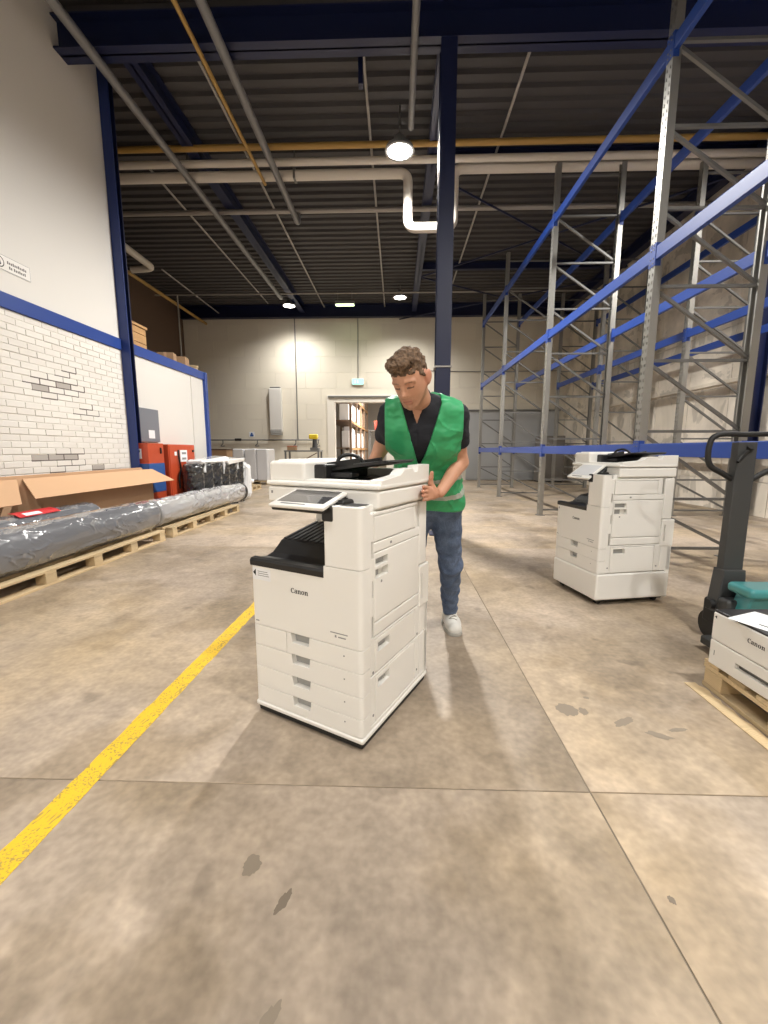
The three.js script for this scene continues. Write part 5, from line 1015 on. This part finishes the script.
  // green vest, open in front, with grey bands
  const vestCut = (x, y, z) => {
    let d = smax(0.865 + 0.03 * Math.sin(x * 14) * 0.3 - y, Math.max(x - lerp(0.4, 0.322, smooth(1.0, 1.2, y)), -0.06 - x), 0.01);
    d = Math.max(d, -(Math.hypot(x - 0.098, (y - 1.5) * 0.9, z + 2.12) - 0.098));
    const zc = lerp(-2.42, -2.17, clamp((y - 0.9) / 0.45)); const hw = y > 1.13 ? lerp(0.006, 0.096, Math.pow(clamp((y - 1.13) / 0.29), 0.9)) : 0.005;
    if (z > zc) d = Math.max(d, hw - Math.abs(x - cx - 0.01)); return d;
  };
  const vestS = (x, y, z) => torso(x, y, z) - 0.021 + wrinkle(x * 0.8, y * 0.7, z, 0.03) + Math.pow(1 - Math.abs(Math.sin(x * 16 + y * 9 + fbm(x * 5, y * 5, z * 5, 2) * 5)), 4) * -0.006;
  const vestF = (x, y, z) => Math.max(vestS(x, y, z), vestCut(x, y, z));
  const vest = part('safety_vest', shift(surfaceNets(vestF, [-0.14, 0.84, -2.6], [0.4, 1.52, -1.98], 0.007)), std([0.035, 0.35, 0.135], 0.5), man);
  const band = (y0, y1) => shift(surfaceNets((x, y, z) => { const yy = y + (z + 2.35) * 0.25; return Math.max(vestS(x, y, z) - 0.002, vestCut(x, y, z), y0 - yy, yy - y1); }, [-0.14, 0.84, -2.6], [0.4, 1.3, -2.0], 0.007));
  part('reflective_band', band(0.948, 0.985), std([0.42, 0.45, 0.4], 0.5), vest); part('reflective_band', band(1.06, 1.09), std([0.42, 0.45, 0.4], 0.5), vest);
  // jeans
  const jeanF = (x, y, z) => {
    let d = smin(legs(x, y, z) - 0.012, smax(torso(x, y, z) - 0.011, y - 0.97, 0.01), 0.04);
    d += Math.sin((y + fbm(x * 8, y * 3, z * 8, 2) * 0.25) * 62) * 0.0045 * smooth(0.75, 0.4, y) * smooth(0.05, 0.14, y) + fbm(x * 12, y * 16, z * 12, 3) * 0.012;
    return smax(smax(d, 0.095 - y, 0.004), y - 0.97, 0.004);
  };
  const jt = dataTex(256, (u, v) => { const n = tileNoise(u, v, 40, 6, 3) * 30 + tileNoise(u, v, 5, 2, 2) * 40; return [92 + n, 106 + n, 128 + n]; });
  const jg = boxUV(clean(shift(surfaceNets(jeanF, [-0.03, 0.06, -2.86], [0.44, 1.0, -2.26], 0.008)))); jt.repeat.set(4, 4);
  part('jeans', jg, std([0.85, 0.9, 1.0], 0.85, 0, { map: jt }), man);
  // white trainers
  const shoe = (ax, dx, z0) => {
    const heel = [ax, 0.045, z0 - 0.055], toe = [ax + dx, 0.036, z0 + 0.125];
    const up = uni([cap(heel, [ax + dx * 0.7, 0.045, z0 + 0.06], 0.044, 0.048), cap([ax + dx * 0.7, 0.04, z0 + 0.06], toe, 0.049, 0.046), cap([ax, 0.06, z0 - 0.03], [ax, 0.1, z0 - 0.03], 0.046, 0.046), cap([ax, 0.09, z0 - 0.01], [ax + dx * 0.6, 0.055, z0 + 0.07], 0.036, 0.034)], 0.03);
    const s = part('shoe', shift(surfaceNets((x, y, z) => smax(smax(up(x, y, z), 0.014 - y, 0.004), y - 0.112, 0.006), [ax - 0.08, 0, z0 - 0.13], [ax + 0.09, 0.14, z0 + 0.2], 0.004)), std([0.72, 0.71, 0.67], 0.6), man);
    part('sole', shift(surfaceNets((x, y, z) => smax(smax(up(x, y < 0.04 ? 0.04 : y, z) - 0.004, 0.0005 - y, 0.002), y - 0.024, 0.003), [ax - 0.08, -0.01, z0 - 0.13], [ax + 0.09, 0.05, z0 + 0.2], 0.004)), std([0.4, 0.39, 0.36], 0.7), s);
    const topY = (x, z) => { let y = 0.16; while (y > 0.02 && smax(up(x, y, z), y - 0.112, 0.006) > 0) y -= 0.001; return y; };
    for (let k = 0; k < 5; k++) { const z = z0 + 0.028 + k * 0.017, c = ax + dx * 0.5; part('lace', shift(tube([-0.026, -0.013, 0, 0.013, 0.026].map((q, n) => [c + q, topY(c + q, z + (k % 2 ? -q : q) * 0.3) + 0.001, z + (k % 2 ? -q : q) * 0.3]), 0.0032, 14, 6)), std([0.3, 0.28, 0.23], 0.8), s); }
  };
  shoe(0.368, 0.016, -2.762); shoe(0.085, 0.012, -2.685);
}



renderer.render(scene, camera);
